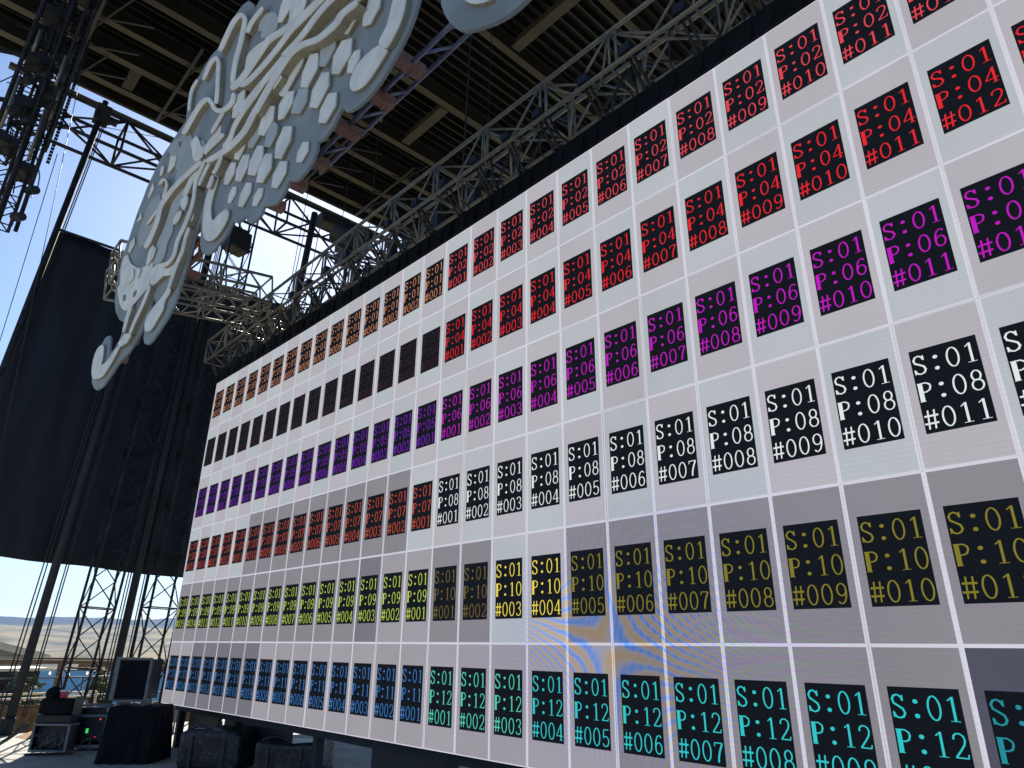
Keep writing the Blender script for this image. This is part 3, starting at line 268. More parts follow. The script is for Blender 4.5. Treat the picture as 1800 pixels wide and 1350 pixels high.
pz = MB(); pz.quad([(-30, -7.2, -1.35), (60, -7.2, -1.35), (60, -46, -1.2), (-30, -46, -1.2)][::-1]); bounce_ground = pz.build('added_bounce_ground', mat('pale_bounce_ground', (.60, .575, .53), .85, 0, .1, .8)); tag(bounce_ground, kind='structure')  # unseen pale ground, added to bounce light up onto the wing
hz = bpy.data.materials.new('air'); hz.use_nodes = True; hn = hz.node_tree; hn.nodes.remove(hn.nodes['Principled BSDF']); pv = hn.nodes.new('ShaderNodeVolumePrincipled')
pv.inputs['Color'].default_value = (.26, .52, 1.0, 1); pv.inputs['Density'].default_value = 4.2e-5; pv.inputs['Anisotropy'].default_value = .1
hn.links.new(pv.outputs[0], hn.nodes['Material Output'].inputs['Volume'])
hb = MB(); hb.box((0, 0, 200), (31000, 31000, 1040)); hzo = hb.build('haze', hz); tag(hzo, kind='stuff')
# ================================================================== ROOF
roof = thing('stage_roof', (13, 7, 17.5), 'dark corrugated stage roof on tan steel beams, high over the screen', 'roof')
X0, X1, Y0, Y1 = -6.95, 33.0, -6.4, 27.0
b = MB(); pitch = .31; n = int((X1 - X0) / pitch)
b.box(((X0 + X1) / 2, (Y0 + Y1) / 2, 18.42), (X1 - X0, Y1 - Y0, .12))
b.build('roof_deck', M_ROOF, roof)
b = MB()
for i in range(n):
    x = X0 + .2 + i * pitch; b.box((x, (Y0 + Y1) / 2, 18.22), (.055, Y1 - Y0 - .1, .276))
b.build('deck_ribs', mat('dark_grey_rib', (.009, .0095, .011), .6, 0, .3, 2), roof)
for k, (x, wd) in enumerate(((-6.45, .30), (-5.2, .30), (-3.96, .26), (-2.48, .27), (.06, .27), (2.93, .27), (5.9, .27), (8.9, .27), (11.9, .27), (15, .27), (18.2, .27), (22, .27))):
    b = MB(); zb = 17.5; L_ = (Y0 + Y1) / 2, Y1 - Y0 - .4
    b.box((x, L_[0], zb + .015), (wd * .8, L_[1], .03)); b.box((x, L_[0], zb + .292), (.03, L_[1], .52), mi=1); b.box((x, L_[0], zb + .567), (wd * .8, L_[1], .026), mi=1)  # web and top flange coloured darker than the bottom flange
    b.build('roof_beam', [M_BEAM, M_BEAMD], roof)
for y, x0, x1 in ((5.4, -2.30, -.12), (5.4, 3.12, 5.7), (-2.2, -6.28, -5.36), (9.9, .26, 2.74), (.2, -6.28, -5.36), (2.4, -3.8, -2.67), (1.2, .25, 2.74), (12, -5.0, -4.1)):
    b = MB(); b.box(((x0 + x1) / 2, y, 17.535), (x1 - x0, .30, .03)); b.box(((x0 + x1) / 2, y, 17.75), (x1 - x0, .03, .4))
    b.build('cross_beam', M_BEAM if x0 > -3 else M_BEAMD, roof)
# lattice webs under the deck between the left beams
for y in (-3.6, -1.2, 1.2, 3.6, 6.0, 8.4):
    b = MB()
    for x in (-6.4, -5.2, -3.95): b.tube((x, y, 17.44), (x + 1.2, y + 1.2, 17.0), .035)
    b.tube((-6.4, y, 16.98), (-2.5, y, 16.98), .045); b.tube((-6.4, y, 16.98), (-5.2, y + .6, 17.44), .03); b.tube((-3.9, y, 16.98), (-2.6, y + .6, 17.44), .03)
    b.build('roof_brace', M_BLACK, roof)
b = MB(); b.box((-6.98, 10.3, 17.95), (.10, 33.2, 1.06)); b.build('fascia', M_BEAMD, roof)
eb = thing('eave_beam', (-7.4, 3, 17.2), 'brown box beam running outside the left roof edge with sky between', 'beam')
b = MB(); b.box((-7.40, 4.5, 17.32), (.18, 19.0, .16)); b.build('box_beam', M_BEAM, eb, bevel=.02)
b = MB()
for y in (-4.6, 12.5): b.bar((-7.4, y, 17.5), (-7.04, y, 17.5), .2, .2)
b.build('outrigger', M_BEAMD, eb)

# ================================================================== TRUSSES
def truss(name, p0, p1, up, w, h, bay, rc, rw, m, label, cat, group=None, verticals=True, posts=0):
    p0 = Vector(p0); p1 = Vector(p1); d = p1 - p0; L = d.length; x = d / L; up = Vector(up); up = (up - x * up.dot(x)).normalized(); s = x.cross(up)
    root = thing(name, tuple(p0), label, cat, group)
    cs = [(-.5, 0), (.5, 0), (.5, 1), (-.5, 1)]
    pt = lambda k, t: p0 + x * (t) + s * (cs[k][0] * w) + up * (cs[k][1] * h)
    for k in range(4):
        MB().tube(pt(k, 0), pt(k, L), rc, 8).build('chord', m, root, smooth=True)
    b = MB(); n = max(1, round(L / bay)); st = L / n
    for i in range(n):
        for f in range(4):
            k, k2 = f, (f + 1) % 4
            if (i + f) % 2 == 0: b.tube(pt(k, i * st), pt(k2, (i + 1) * st), rw, 6)
            else: b.tube(pt(k2, i * st), pt(k, (i + 1) * st), rw, 6)
    b.build('bracing', m, root, smooth=True)
    for i in range(n + 1):
        if i in (0, n) or (verticals and i % 2 == 0):
            b = MB()
            for f in range(4): b.tube(pt(f, i * st), pt((f + 1) % 4, i * st), rw * 1.05, 6)
            if posts and 0 < i < n:
                for f in (1, 3): b.tube(pt(f, i * st + .09), pt((f + 1) % 4, i * st + .09), rw * 1.3, 6)
            b.build('cross_frame', m, root, smooth=True)
    return root
truss('screen_truss', (-.42, -.06, 7.17), (16.5, -.06, 7.13), (0, 0, 1), .49, .48, .5, .026, .014, M_ALU, 'long square aluminium truss running just above the top of the screen', 'truss', posts=1)
truss('goalpost_truss', (2.55, -.34, 7.33), (2.50, -2.80, 7.02), (0, 0, 1), .54, .52, .42, .026, .016, M_ALU, 'short aluminium truss reaching forward from the screen truss to the winged panel', 'truss', posts=1)
truss('goalpost_truss', (1.95, -.34, 7.26), (1.93, -2.72, 6.96), (0, 0, 1), .46, .5, .42, .024, .015, M_ALU, 'second short aluminium truss beside the first, reaching forward behind the wing tip', 'truss', posts=1)
truss('rear_truss', (-1.2, 1.5, 8.15), (16, 1.5, 8.15), (0, 0, 1), .7, .7, .7, .03, .02, M_BLACK, 'black truss hung behind the aluminium screen truss, full of dark cables', 'truss')
truss('side_truss', (-5.0, -4.6, 14.15), (-5.0, 7.5, 14.15), (0, 0, 1), .9, .98, 1.2, .05, .033, M_TOWER, 'black lattice truss spanning in the sky above the side curtain', 'truss')

# ---- LED wall -----------------------------------------------------
KC = -0.00409; TOP = 6.61
def scr(u, v, off=0.0):        # u metres along the wall from its left edge, v metres down from its top, off = towards the audience
    s = u - 7.5; n = Vector((KC * s, -1, 0)).normalized()
    return Vector((s - KC * KC * s ** 3 / 6 + 7.5, KC * s * s / 2, TOP - v)) + n * off
wall = thing('led_wall', (7.5, .06, .55), 'huge white LED video wall showing a grid of numbered test boxes', 'LED screen')
def lin(r, g_, b_): return tuple(((c / 255 + .055) / 1.055) ** 2.4 if c > 10 else c / 255 / 12.92 for c in (r, g_, b_))
EXPO = 2 ** SC.view_settings.exposure
def em(name, rgb, moire=True): return screen_mat(name, tuple(c / EXPO for c in lin(*rgb)), moire)
TONE = {'cool': em('screen_cool_white', (188, 194, 199)), 'warm': em('screen_warm_white', (188, 185, 192)), 'cool2': em('screen_bright_white', (202, 206, 214)),
        'mid': em('screen_light_grey', (166, 162, 170)), 'dark': em('screen_mid_grey', (143, 140, 147)), 'darker': em('screen_dark_grey', (124, 122, 131)), 'slate': em('screen_slate_grey', (84, 84, 99))}
M_BORDER = em('screen_white_line', (218, 217, 230)); M_BOX = em('screen_black_box', (15, 18, 24), False)
TXT = {1: (205, 138, 98), 2: (226, 70, 80), 3: (66, 34, 40), 4: (228, 38, 46), 5: (122, 26, 190), 6: (190, 24, 190), 7: (192, 78, 56), 8: (226, 231, 232), 9: (188, 212, 84), 10: (128, 120, 40), 11: (62, 122, 190), 12: (50, 196, 200)}
M_TXT = {k: em('screen_text_%s' % n, TXT[k], False) for k, n in zip(TXT, ('salmon', 'pink_red', 'dim_maroon', 'red', 'purple', 'magenta', 'orange_red', 'white', 'lime', 'olive', 'blue', 'cyan'))}
M_TXTY = em('screen_text_yellow', (238, 218, 84), False); M_TXTB = em('screen_text_brown', (112, 96, 52), False); M_TXTG = em('screen_text_sea_green', (84, 205, 178), False); M_TXTD = em('screen_text_dim_teal', (36, 138, 152), False)
NAMES = {1: 'salmon', 2: 'pinkish red', 3: 'dim maroon', 4: 'red', 5: 'purple', 6: 'magenta', 7: 'orange red', 8: 'white', 9: 'lime', 10: 'olive', 11: 'blue', 12: 'cyan'}
def ell(cx, cy, rx, ry, a0=0, a1=360, n=18): return [(cx + rx * math.cos(R(a0 + (a1 - a0) * i / n)), cy + ry * math.sin(R(a0 + (a1 - a0) * i / n))) for i in range(n + 1)]
TH, TK = .09, .155
GL = {  # strokes: (points, width) in a cell 1 wide and 1 cap height tall
 '0': [(ell(.5, .5, .33, .485), TH)],
 '1': [([(.54, .99), (.54, .03)], .12), ([(.28, .025), (.8, .025)], .05), ([(.52, .96), (.28, .83)], .07)],
 '2': [([(.2, .74), (.23, .88), (.36, .97), (.56, .98), (.73, .89), (.79, .74), (.72, .56), (.5, .34), (.18, .05)], TH), ([(.16, .05), (.82, .05)], .10), ([(.80, .03), (.85, .2)], .06)],
 '3': [([(.2, .8), (.28, .93), (.48, .98), (.68, .92), (.75, .77), (.68, .6), (.45, .53), (.7, .45), (.79, .27), (.7, .09), (.48, .02), (.26, .07), (.17, .2)], TH)],
 '4': [([(.66, .98), (.66, .02)], .12), ([(.66, .96), (.13, .3)], .07), ([(.12, .28), (.88, .28)], .09), ([(.5, .025), (.84, .025)], .05)],
 '5': [([(.28, .95), (.78, .95)], .1), ([(.28, .97), (.24, .5)], .08), ([(.24, .5), (.42, .59), (.62, .56), (.77, .43), (.78, .25), (.68, .09), (.48, .02), (.27, .07), (.18, .19)], TH)],
 '6': [([(.76, .86), (.64, .96), (.5, .97), (.33, .86), (.22, .62), (.19, .36)], TH), (ell(.49, .31, .29, .29), TH)],
 '7': [([(.2, .95), (.82, .95)], .1), ([(.2, .97), (.18, .78)], .06), ([(.81, .93), (.58, .55), (.46, .25), (.44, .02)], .12)],
 '8': [(ell(.5, .74, .25, .24), TH), (ell(.5, .27, .31, .26), TH)],
 '9': [([(.24, .13), (.36, .03), (.5, .03), (.67, .14), (.78, .38), (.81, .64)], TH), (ell(.51, .69, .29, .29), TH)],
 'S': [([(.78, .76), (.7, .9), (.5, .98), (.3, .93), (.19, .78), (.25, .62), (.5, .51), (.74, .39), (.82, .22), (.72, .08), (.5, .015), (.28, .07), (.17, .24)], .115), ([(.79, .97), (.79, .72)], .06), ([(.17, .03), (.17, .28)], .06)],
 'P': [([(.25, .98), (.25, .02)], .23), ([(.08, .965), (.55, .965)], .06), ([(.08, .025), (.44, .025)], .05), ([(.3, .955), (.62, .95), (.83, .84), (.85, .72), (.77, .56), (.58, .49), (.3, .48)], .10)],
 '#': [([(.36, .97), (.28, .02)], .085), ([(.73, .97), (.65, .02)], .085), ([(.1, .68), (.93, .68)], .17), ([(.06, .3), (.89, .3)], .17)],
 ':': [([(.5, .73), (.5, .75)], .0), ([(.5, .14), (.5, .16)], .0)]}
def panel(b, c, r, slots):
    """one cabinet of the wall: body, white outline, grey field, black box, three lines of text"""
    def sl(m):
        if m not in slots: slots.append(m)
        return slots.index(m)
    u0, u1, v0, v1 = c * .5 + .0001, c * .5 + .4999, r * 1.0 + .0001, r * 1.0 + .9999
    jit = random.uniform(-.0022, .0022); tl_ = random.uniform(-.0015, .0015)
    P = lambda u, v, o=0.0: scr(u, v, o + jit + tl_ * ((u - u0) / .5 - .5))
    q = lambda a, bb, cc, dd, m, o=0.0: b.quad([P(a, dd, o), P(bb, dd, o), P(bb, cc, o), P(a, cc, o)], sl(m))
    D = -.075                                        # cabinet depth
    kb = sl(M_BLACK2)
    for (a1, b1), (a2, b2) in (((u0, v0), (u1, v0)), ((u1, v0), (u1, v1)), ((u1, v1), (u0, v1)), ((u0, v1), (u0, v0))):
        b.quad([P(a2, b2), P(a1, b1), P(a1, b1, D), P(a2, b2, D)][::-1], kb)
    b.quad([P(u0, v0, D), P(u1, v0, D), P(u1, v1, D), P(u0, v1, D)], kb)
    bx, by = .0145, .0105
    port = 2 * r + (1 if c < 15 else 2); num = 15 - c if c < 15 else c - 14
    tone = 'cool' if (c + r) % 2 else 'warm'
    if r == 3: tone = ('dark' if 5 <= c <= 13 else tone)
    if r == 4: tone = 'dark' if c < 12 else ('mid' if c < 15 else ('dark' if c < 17 else (tone if c < 19 else 'dark')))
    if r == 4 and 12 <= c < 15: tone = 'darker' if c == 12 else 'mid'
    if r == 5: tone = 'mid' if c < 2 else ('dark' if c < 7 else ('mid' if c < 20 else 'dark'))
    if r == 5 and 2 <= c < 7: tone = 'darker'
    if r == 5 and c >= 25: tone = 'slate'
    if r == 4 and c >= 25: tone = 'dark'
    if r == 3 and c >= 15: tone = 'cool' if c % 2 == 0 else 'warm'
    mt = TONE[tone]
    q(u0, u1, v0, v0 + by, M_BORDER); q(u0, u1, v1 - by, v1, M_BORDER); q(u0, u0 + bx, v0 + by, v1 - by, M_BORDER); q(u1 - bx, u1, v0 + by, v1 - by, M_BORDER)
    a0, a1, c0_, c1 = u0 + bx, u1 - bx, v0 + by, v1 - by
    k0, k1, k2, k3 = c * .5 + .064, c * .5 + .441, r + .225, r + .779
    q(a0, a1, c0_, k2, mt); q(a0, a1, k3, c1, mt); q(a0, k0, k2, k3, mt); q(k1, a1, k2, k3, mt); q(k0, k1, k2, k3, M_BOX)
    tm = M_TXT[port]; tn = NAMES[port]
    if port == 10 and num in (3, 4): tm = M_TXTY; tn = 'bright yellow'
    if port == 10 and num in (1, 2): tm = M_TXTB; tn = 'dim brown'
    if port == 12 and num in (1, 2, 3): tm = M_TXTG; tn = 'sea green'
    if port == 12 and num >= 11: tm = M_TXTD; tn = 'dim teal'
    ti = sl(tm); lines = ('S:01', 'P:%02d' % port, '#%03d' % num); cw = (k1 - k0) / 4; CH = .128
    for li, tx in enumerate(lines):
        vb = k2 + .168 + li * .1815
        for ci, ch in enumerate(tx):
            ub = k0 + ci * cw
            for si, (pts, wd) in enumerate(GL[ch]):
                off = .0012 + .00025 * si + .00003 * (ci % 2)
                if ch == ':':
                    cy = pts[0][1]; b.quad([P(ub + cw * (.5 + .15 * math.cos(t)), vb - CH * (cy + .095 * math.sin(t)), off) for t in [R(45 * k) for k in range(8)]], ti); continue
                pp = [Vector((ub + x * cw, vb - y * CH)) for x, y in pts]; hw = wd * cw / 2; n = len(pp); Ls, Rs = [], []
                closed = (pp[0] - pp[-1]).length < 1e-5
                for i in range(n):
                    if closed: t = pp[(i + 1) % (n - 1)] - pp[(i - 1) % (n - 1)]
                    else: t = pp[min(i + 1, n - 1)] - pp[max(i - 1, 0)]
                    t.normalize(); nn = Vector((-t.y, t.x)); h2 = hw * (.72 + .5 * abs(t.y)); Ls.append(pp[i] + nn * h2); Rs.append(pp[i] - nn * h2)
                for i in range(n - 1):
                    b.quad([P(*Ls[i], off), P(*Ls[i + 1], off), P(*Rs[i + 1], off), P(*Rs[i], off)], ti)
    return 'cabinet showing %s text S:01 P:%02d #%03d' % (tn, port, num)
CAMP = co.matrix_world.translation
BIG = set(); cand = []
for r in range(6):
    for c in range(30):
        pts = [co.matrix_world.inverted() @ scr(c * .5 + du, r + dv) for du, dv in ((0, 0), (.5, 0), (.5, 1), (0, 1))]
        px = [(900 + 1187.14 * p.x / -p.z, 675 - 1187.14 * p.y / -p.z) if p.z < -.1 else (9e9, 9e9) for p in pts]
        px = [(min(max(x, 0), 1800), min(max(y, 0), 1350)) for x, y in px]
        A = abs(sum(px[i][0] * px[(i + 1) % 4][1] - px[(i + 1) % 4][0] * px[i][1] for i in range(4))) / 2; cand.append((A, c, r))
cand.sort(reverse=True); BIG = {(c, r) for A, c, r in cand[:100]}
rest = MB(); rs = []
for r in range(6):
    for c in range(30):
        if (c, r) in BIG:
            b = MB(); sl_ = []; lb = panel(b, c, r, sl_); b.build('led_panel', sl_, wall, label=lb)
        else: panel(rest, c, r, rs)
rest.build('led_panel', rs, wall, kind='stuff')
b = MB()
for c in range(30):
    m_ = (scr(c * .5 + .25, 0, 0) + Vector((0, .05, .135))); b.box(m_, (.4985, .15, .26))
    for du in (.1, .4): b.box(scr(c * .5 + du, -.12, .035), (.05, .02, .16)); b.tube(scr(c * .5 + du, -.05, .03), scr(c * .5 + du, -.05, .07), .02, 6)
b.build('header_beam', M_VELVET, wall)
b = MB(); b.box((7.5, .28, .545), (14.9, .3, .10)); 
for x in (-.02, 2.4, 4.9, 7.6, 8.55, 10.5, 13): b.box((x, .28, .19), (.11, .11, .6))
b.build('base_frame', M_POLE, wall)
b = MB(); b.box((.72, .42, .19), (1.3, .06, .56)); b.box((2.65, .46, .2), (2.3, .05, .58)); b.box((6.6, .5, .25), (1.5, .05, .5)); b.build('base_cladding', M_BLACK2, wall)

# ---- hangers and cable looms from the truss down to the wall header
for i in range(27):
    x = -.05 + i * .6 + random.uniform(-.06, .06); y0 = -.32; zt = 7.19; s = x - 7.5; yh = KC * s * s / 2 - .01
    h = thing('hanging_strap', (x, y0, 6.83), 'black hanging strap and cable loop between the screen truss and the screen top', 'hanger', 'black straps hanging the screen')
    b = MB(); dx = random.uniform(-.03, .05)
    for o_ in (-.03, .035): b.bar((x + o_, y0, zt + random.uniform(.02, .1)), (x + o_ + dx, yh + .02, 6.83), .028, .018)
    b.box((x, y0 + .01, zt + .03), (.12, .09, .10)); b.box((x + dx, yh + .03, 6.87), (.14, .08, .09)); b.build('strap', M_BLACK, h)
    for k in range(2 if x > 6 else 4):
        b = MB()
        a = Vector((x + random.uniform(-.25, .25), y0 + random.uniform(0, .45), 7.2 + random.choice((0, 0, .35)))); e = Vector((x + random.uniform(-.3, .3), yh + random.uniform(.02, .12), 6.84))
        sag = random.uniform(-.25, .25); pts = [a.lerp(e, t / 6) + Vector((sag * math.sin(t / 6 * math.pi), 0, -.1 * math.sin(t / 6 * math.pi))) for t in range(7)]; b.path(pts, random.choice((.008, .011, .016))); b.build('cable_loop', M_BLACK, h)
# dark cable looms and small boxes in the rear truss
for i in range(26):
    x = (-.6 + i * .62 if i < 16 else 1.2 + (i - 16) * .55) + random.uniform(-.2, .2); t_ = thing('cable_loom', (x, 1.3, 7.3), 'tangled black cable loom hanging from the rear black truss', 'cables', 'black cable looms behind the screen truss')
    b = MB()
    for k in range(5):
        a = Vector((x + random.uniform(-.3, .3), 1.1 + random.uniform(0, .7), 8.2)); e = a + Vector((random.uniform(-.7, .7), random.uniform(-.3, .3), random.uniform(-.2, -1.0)))
        pts = [a.lerp(e, q_ / 5) + Vector((0, 0, -.3 * math.sin(q_ / 5 * math.pi))) for q_ in range(6)]; b.path(pts, random.uniform(.012, .03))
    b.build('cable_bundle', M_BLACK, t_)
    if i % 2 == 0:
        b = MB(); b.box((x, 1.5, 8.03), (random.uniform(.2, .4), .3, .24)); b.build('junction_box', M_BLACK, t_)
# ================================================================== SCENIC WING
YW = -2.85
def smooth_poly(p, sub=3):
    n = len(p); out = []
    for i in range(n):
        a, b_, c, d_ = (Vector(p[(i + k) % n]) for k in (-1, 0, 1, 2))
        for s in range(sub):
            t = s / sub; out.append(.5 * ((2 * b_) + (c - a) * t + (2 * a - 5 * b_ + 4 * c - d_) * t * t + (3 * b_ - a - 3 * c + d_) * t ** 3))
    return [(q[0], q[1]) for q in out]
def slab(name, poly, d0, d1, mats, parent, bev=.012, label=None):
    """flat cut-out: outline poly (x, z), its face d1 in front of the wing board and its back at d0"""
    area = sum(poly[i][0] * poly[(i + 1) % len(poly)][1] - poly[(i + 1) % len(poly)][0] * poly[i][1] for i in range(len(poly)))
    if area < 0: poly = poly[::-1]
    org = Vector((sum(p[0] for p in poly) / len(poly), YW - d0, min(p[1] for p in poly)))
    bm = bmesh.new(); fv = [bm.verts.new(Vector((x, YW - d1, z)) - org) for x, z in poly]
    f = bm.faces.new(fv); f.material_index = 0
    ex = bmesh.ops.extrude_face_region(bm, geom=[f]); back = [g_ for g_ in ex['geom'] if isinstance(g_, bmesh.types.BMVert)]
    for v in back: v.co.y += d1 - d0
    bm.normal_update()
    fr = [v for v in bm.verts if v not in back]
    front_edges = [e for e in bm.edges if e.verts[0] in fr and e.verts[1] in fr]
    for fc in bm.faces: fc.material_index = 0 if abs(fc.normal.y) > .7 else 1
    if bev: bmesh.ops.bevel(bm, geom=front_edges, offset=bev, segments=2, profile=.6, affect='EDGES', clamp_overlap=True, material=0)
    bmesh.ops.triangulate(bm, faces=[fc for fc in bm.faces if len(fc.verts) > 4])
    bmesh.ops.recalc_face_normals(bm, faces=bm.faces)
    me = bpy.data.meshes.new(name); bm.to_mesh(me); bm.free()
    for m in mats: me.materials.append(m)
    o = bpy.data.objects.new(name, me); COL.objects.link(o); o.parent = parent; o.location = org - WL[parent.name]; WL[o.name] = org
    if label: o['label'] = label
    return o
def vein(name, A, B, d0, d1, mats, parent):
    m_ = MB(); n = len(A); ch = .3
    cn = [((A[i][0] + B[i][0]) / 2, (A[i][1] + B[i][1]) / 2) for i in range(n)]
    ins = lambda p, c: (p[0] + (c[0] - p[0]) * .16, p[1] + (c[1] - p[1]) * .16)
    bv = .012
    rows = []
    for i in range(n):
        a, b_, c = A[i], B[i], cn[i]; ai, bi = ins(a, c), ins(b_, c)
        rows.append([Vector((a[0], YW - d0, a[1])), Vector((a[0], YW - d1 + bv, a[1])), Vector((ai[0], YW - d1, ai[1])), Vector((bi[0], YW - d1, bi[1])), Vector((b_[0], YW - d1 + bv, b_[1])), Vector((b_[0], YW - d0, b_[1]))])
    mi = (1, 0, 0, 0, 1)
    for i in range(n - 1):
        for k in range(5): m_.quad([rows[i][k], rows[i][k + 1], rows[i + 1][k + 1], rows[i + 1][k]], mi[k])
    for i in (0, n - 1): m_.quad(rows[i] if i else rows[i][::-1], 1)
    return m_.build(name, mats, parent)
wing = thing('scenic_wing', (7, YW + .1, 4.75), 'large grey scenic wing with raised off-white hexagons and veins, hung before the screen', 'scenic piece')
M2 = lambda t: [(M_WWHITE, M_WBLUE, M_WDARK, M_WMID)[t], M_FOAM]
slab('base_board', WING_BASE, -.026, 0, [M_WGREY, M_WGREY], wing, .012)
for i, (p, dd, t) in enumerate(WING_HEX): slab('hexagon', p, .001, dd + .0007 * (i % 7), M2(t), wing, .011)
for i, (p, dd, t, s) in enumerate(WING_SHAPES[:-1]):
    if s: p = smooth_poly(p)
    nm = 'dark_spot' if t == 2 else ('raised_panel' if dd < .028 else 'raised_lobe')
    slab(nm, p, .0012, dd + .0006 * (i % 9), M2(t), wing, .010 if t != 2 else 0)
for i, (A, B, dd) in enumerate(WING_VEINS): vein('vein', A, B, .0014, dd + .0009 * i, M2(0), wing)
# timber battens and aluminium rail on its back
b = MB(); b.tube((8.3, YW + .30, 5.71), (11.6, YW + .30, 5.71), .02, 8).tube((8.5, YW + .52, 5.86), (11.6, YW + .52, 5.86), .018, 8)
for x in [8.6 + .31 * k for k in range(10)]: b.tube((x, YW + .30, 5.71), (x + .12, YW + .52, 5.86), .014, 6)
b.build('ladder_rail', M_BLUEALU, wing, smooth=True)
for x, z in ((8.0, 5.66), (8.45, 5.66), (8.85, 5.68), (9.4, 5.68), (9.9, 5.68), (10.3, 5.72)):
    b = MB(); b.bar((x, YW + .062, z), (x, YW + .42, z), .10, .09); b.bar((x + .02, YW + .08, z + .06), (x + .02, YW + .08, z + .9), .09, .03); b.build('timber_block', M_PINE, wing)
for x, z in ((4.9, 6.5), (5.5, 6.35), (6.1, 6.3), (3.75, 5.25), (4.15, 5.4), (4.7, 6.0), (6.6, 6.2)):
    b = MB(); b.bar((x, YW + .062, z), (x, YW + .25, z), .09, .08); b.build('timber_block', M_PINE, wing)
b = MB()
for x in (5.35, 5.62, 5.95, 6.3): b.bar((x, YW + .20, 5.75), (x, YW + .20, 6.75), .05, .04, up=(1, 0, 0))
for z in (5.9, 6.12, 6.34, 6.56): b.bar((5.2, YW + .245, z), (7.0, YW + .245, z), .04, .06)
for x, z in ((5.4, 6.0), (5.9, 6.2), (6.3, 6.45)): b.bar((x, YW + .03, z), (x, YW + .5, z), .07, .08)
b.build('timber_frame', M_PINE, wing)
wing2 = thing('scenic_wing', (11.6, YW + .1, 4.77), 'grey lobe of the second scenic wing, cut off by the top of the picture', 'scenic piece')
slab('base_board', smooth_poly(WING_BASE_B, 2), -.03, 0, [M_WGREY, M_WGREY], wing2, .012)
p, dd, t, s = WING_SHAPES[-1]; slab('raised_lobe', smooth_poly(p), .001, dd, M2(0), wing2, .01)

# ================================================================== CURTAIN, POLES, TOWERS at stage left
CX = -4.2
b = MB(); NY, NZ_ = 70, 24
def curtain_pt(i, k):
    u = i / NY; v = k / NZ_
    yb = -3.55 + u * (7.2 + 3.55); yt = -3.02 + u * (7.2 + 3.02)
    zt = 11.0 + .02 * math.sin(u * 40); zb = 3.30 - .055 * (yb + 3.2) + .015 * math.sin(u * 31)
    y = yb + (yt - yb) * v; z = zb + (zt - zb) * v
    fold = .02 * math.sin(y * 5.2 + .8 * math.sin(y * 1.7)) + .010 * math.sin(y * 11 + 1) + .06 * math.sin(y * 1.3 + v * 2)
    return Vector((CX + fold * (.4 + .6 * (1 - v)), y, z))
for i in range(NY + 1):
    for k in range(NZ_ + 1): b.v.append(curtain_pt(i, k))
for i in range(NY):
    for k in range(NZ_):
        a = i * (NZ_ + 1) + k; b.f.append((a, a + NZ_ + 1, a + NZ_ + 2, a + 1)); b.m.append(0)
cur = b.build('side_curtain', M_CLOTH, smooth=True); tag(cur, 'huge black curtain hanging at the side of the stage above the river view', 'curtain')
sm = cur.modifiers.new('thick', 'SOLIDIFY'); sm.thickness = .012
b = MB(); b.tube((CX, -3.1, 11.03), (CX, 7.2, 11.03), .035, 8); cp = b.build('curtain_pipe', M_TOWER, cur)
def pole(a, c, r, label, m, cables):
    root = thing('steel_pole', a, label, 'pole')
    MB().tube(a, c, r, 12).build('shaft', m, root, smooth=True)
    b = MB(); b.box((a[0], a[1], a[2] + .03), (.26, .26, .03)); b.tube((a[0], a[1], a[2] + .045), (a[0], a[1], a[2] + .3), r * 1.5, 10); b.build('foot_plate', M_TOWER, root)
    A = Vector(a); C_ = Vector(c)
    for dy in cables: MB().tube(A + Vector((.05, dy, .3)), C_ + Vector((.05, dy * .8, -.2)), .014, 5).build('guy_wire', M_BLACK, root)
    return root
pole((-3.95, -1.62, FLOOR), (-3.95, -1.03, 11.6), .085, 'grey steel pole with wires beside it, standing left of the two lattice towers', M_POLE, (-.24, -.17, .2, .25))
pole((-3.95, .10, FLOOR), (-3.95, .40, 12.2), .085, 'grey steel pole standing between the two lattice towers', M_POLE, (-.2, -.14, .17, .22, .27))
pole((-4.1, 2.45, FLOOR), (-4.1, 3.35, 14.6), .10, 'blue-grey steel pole rising to the side truss behind the wing tip', M_POLE, (-.3, .28))
pole((-4.25, -3.75, FLOOR), (-4.25, -2.83, 15.2), .075, 'thin dark pole along the left edge of the black curtain, up to the side truss', M_TOWER, (.12, .17))
b = MB(); b.box((-4.25, -2.83, 14.75), (.3, .34, .5)); b.box((-4.25, -2.6, 14.7), (.2, .3, .12)); hd = thing('truss_clamp', (-4.25, -2.83, 14.5), 'dark clamp block at the head of the curtain pole', 'clamp'); b.build('clamp_body', M_TOWER, hd)
def tower(base, top, w, m, label, group=None):
    root = truss('lattice_tower', base, top, (1, 0, 0), w, w, .62, .028, .013, m, label, 'tower', group)
    return root
tower((-4.02, -.66, FLOOR), (-4.02, -.16, 9.5), .56, M_TOWER, 'black lattice tower nearest the left edge, under the curtain')
tower((-4.02, .66, FLOOR), (-4.02, 1.08, 14.0), .62, M_TOWER, 'black lattice tower just left of the screen edge')
ar = thing('speaker_box', (-3.7, 1.08, 12.0), 'dark boxy unit held inside the lattice tower behind the wing', 'speaker')
b = MB(); b.box((-3.72, .98, 12.28), (.5, .62, .62), Matrix.Rotation(.25, 3, 'Z')); b.build('cabinet', M_BLACK, ar, bevel=.03)
b = MB(); b.box((-3.72, .98, 12.63), (.3, .4, .08)); b.tube((-3.72, .98, 12.6), (-3.72, 1.0, 13.4), .03); b.build('yoke', M_BLACK, ar)
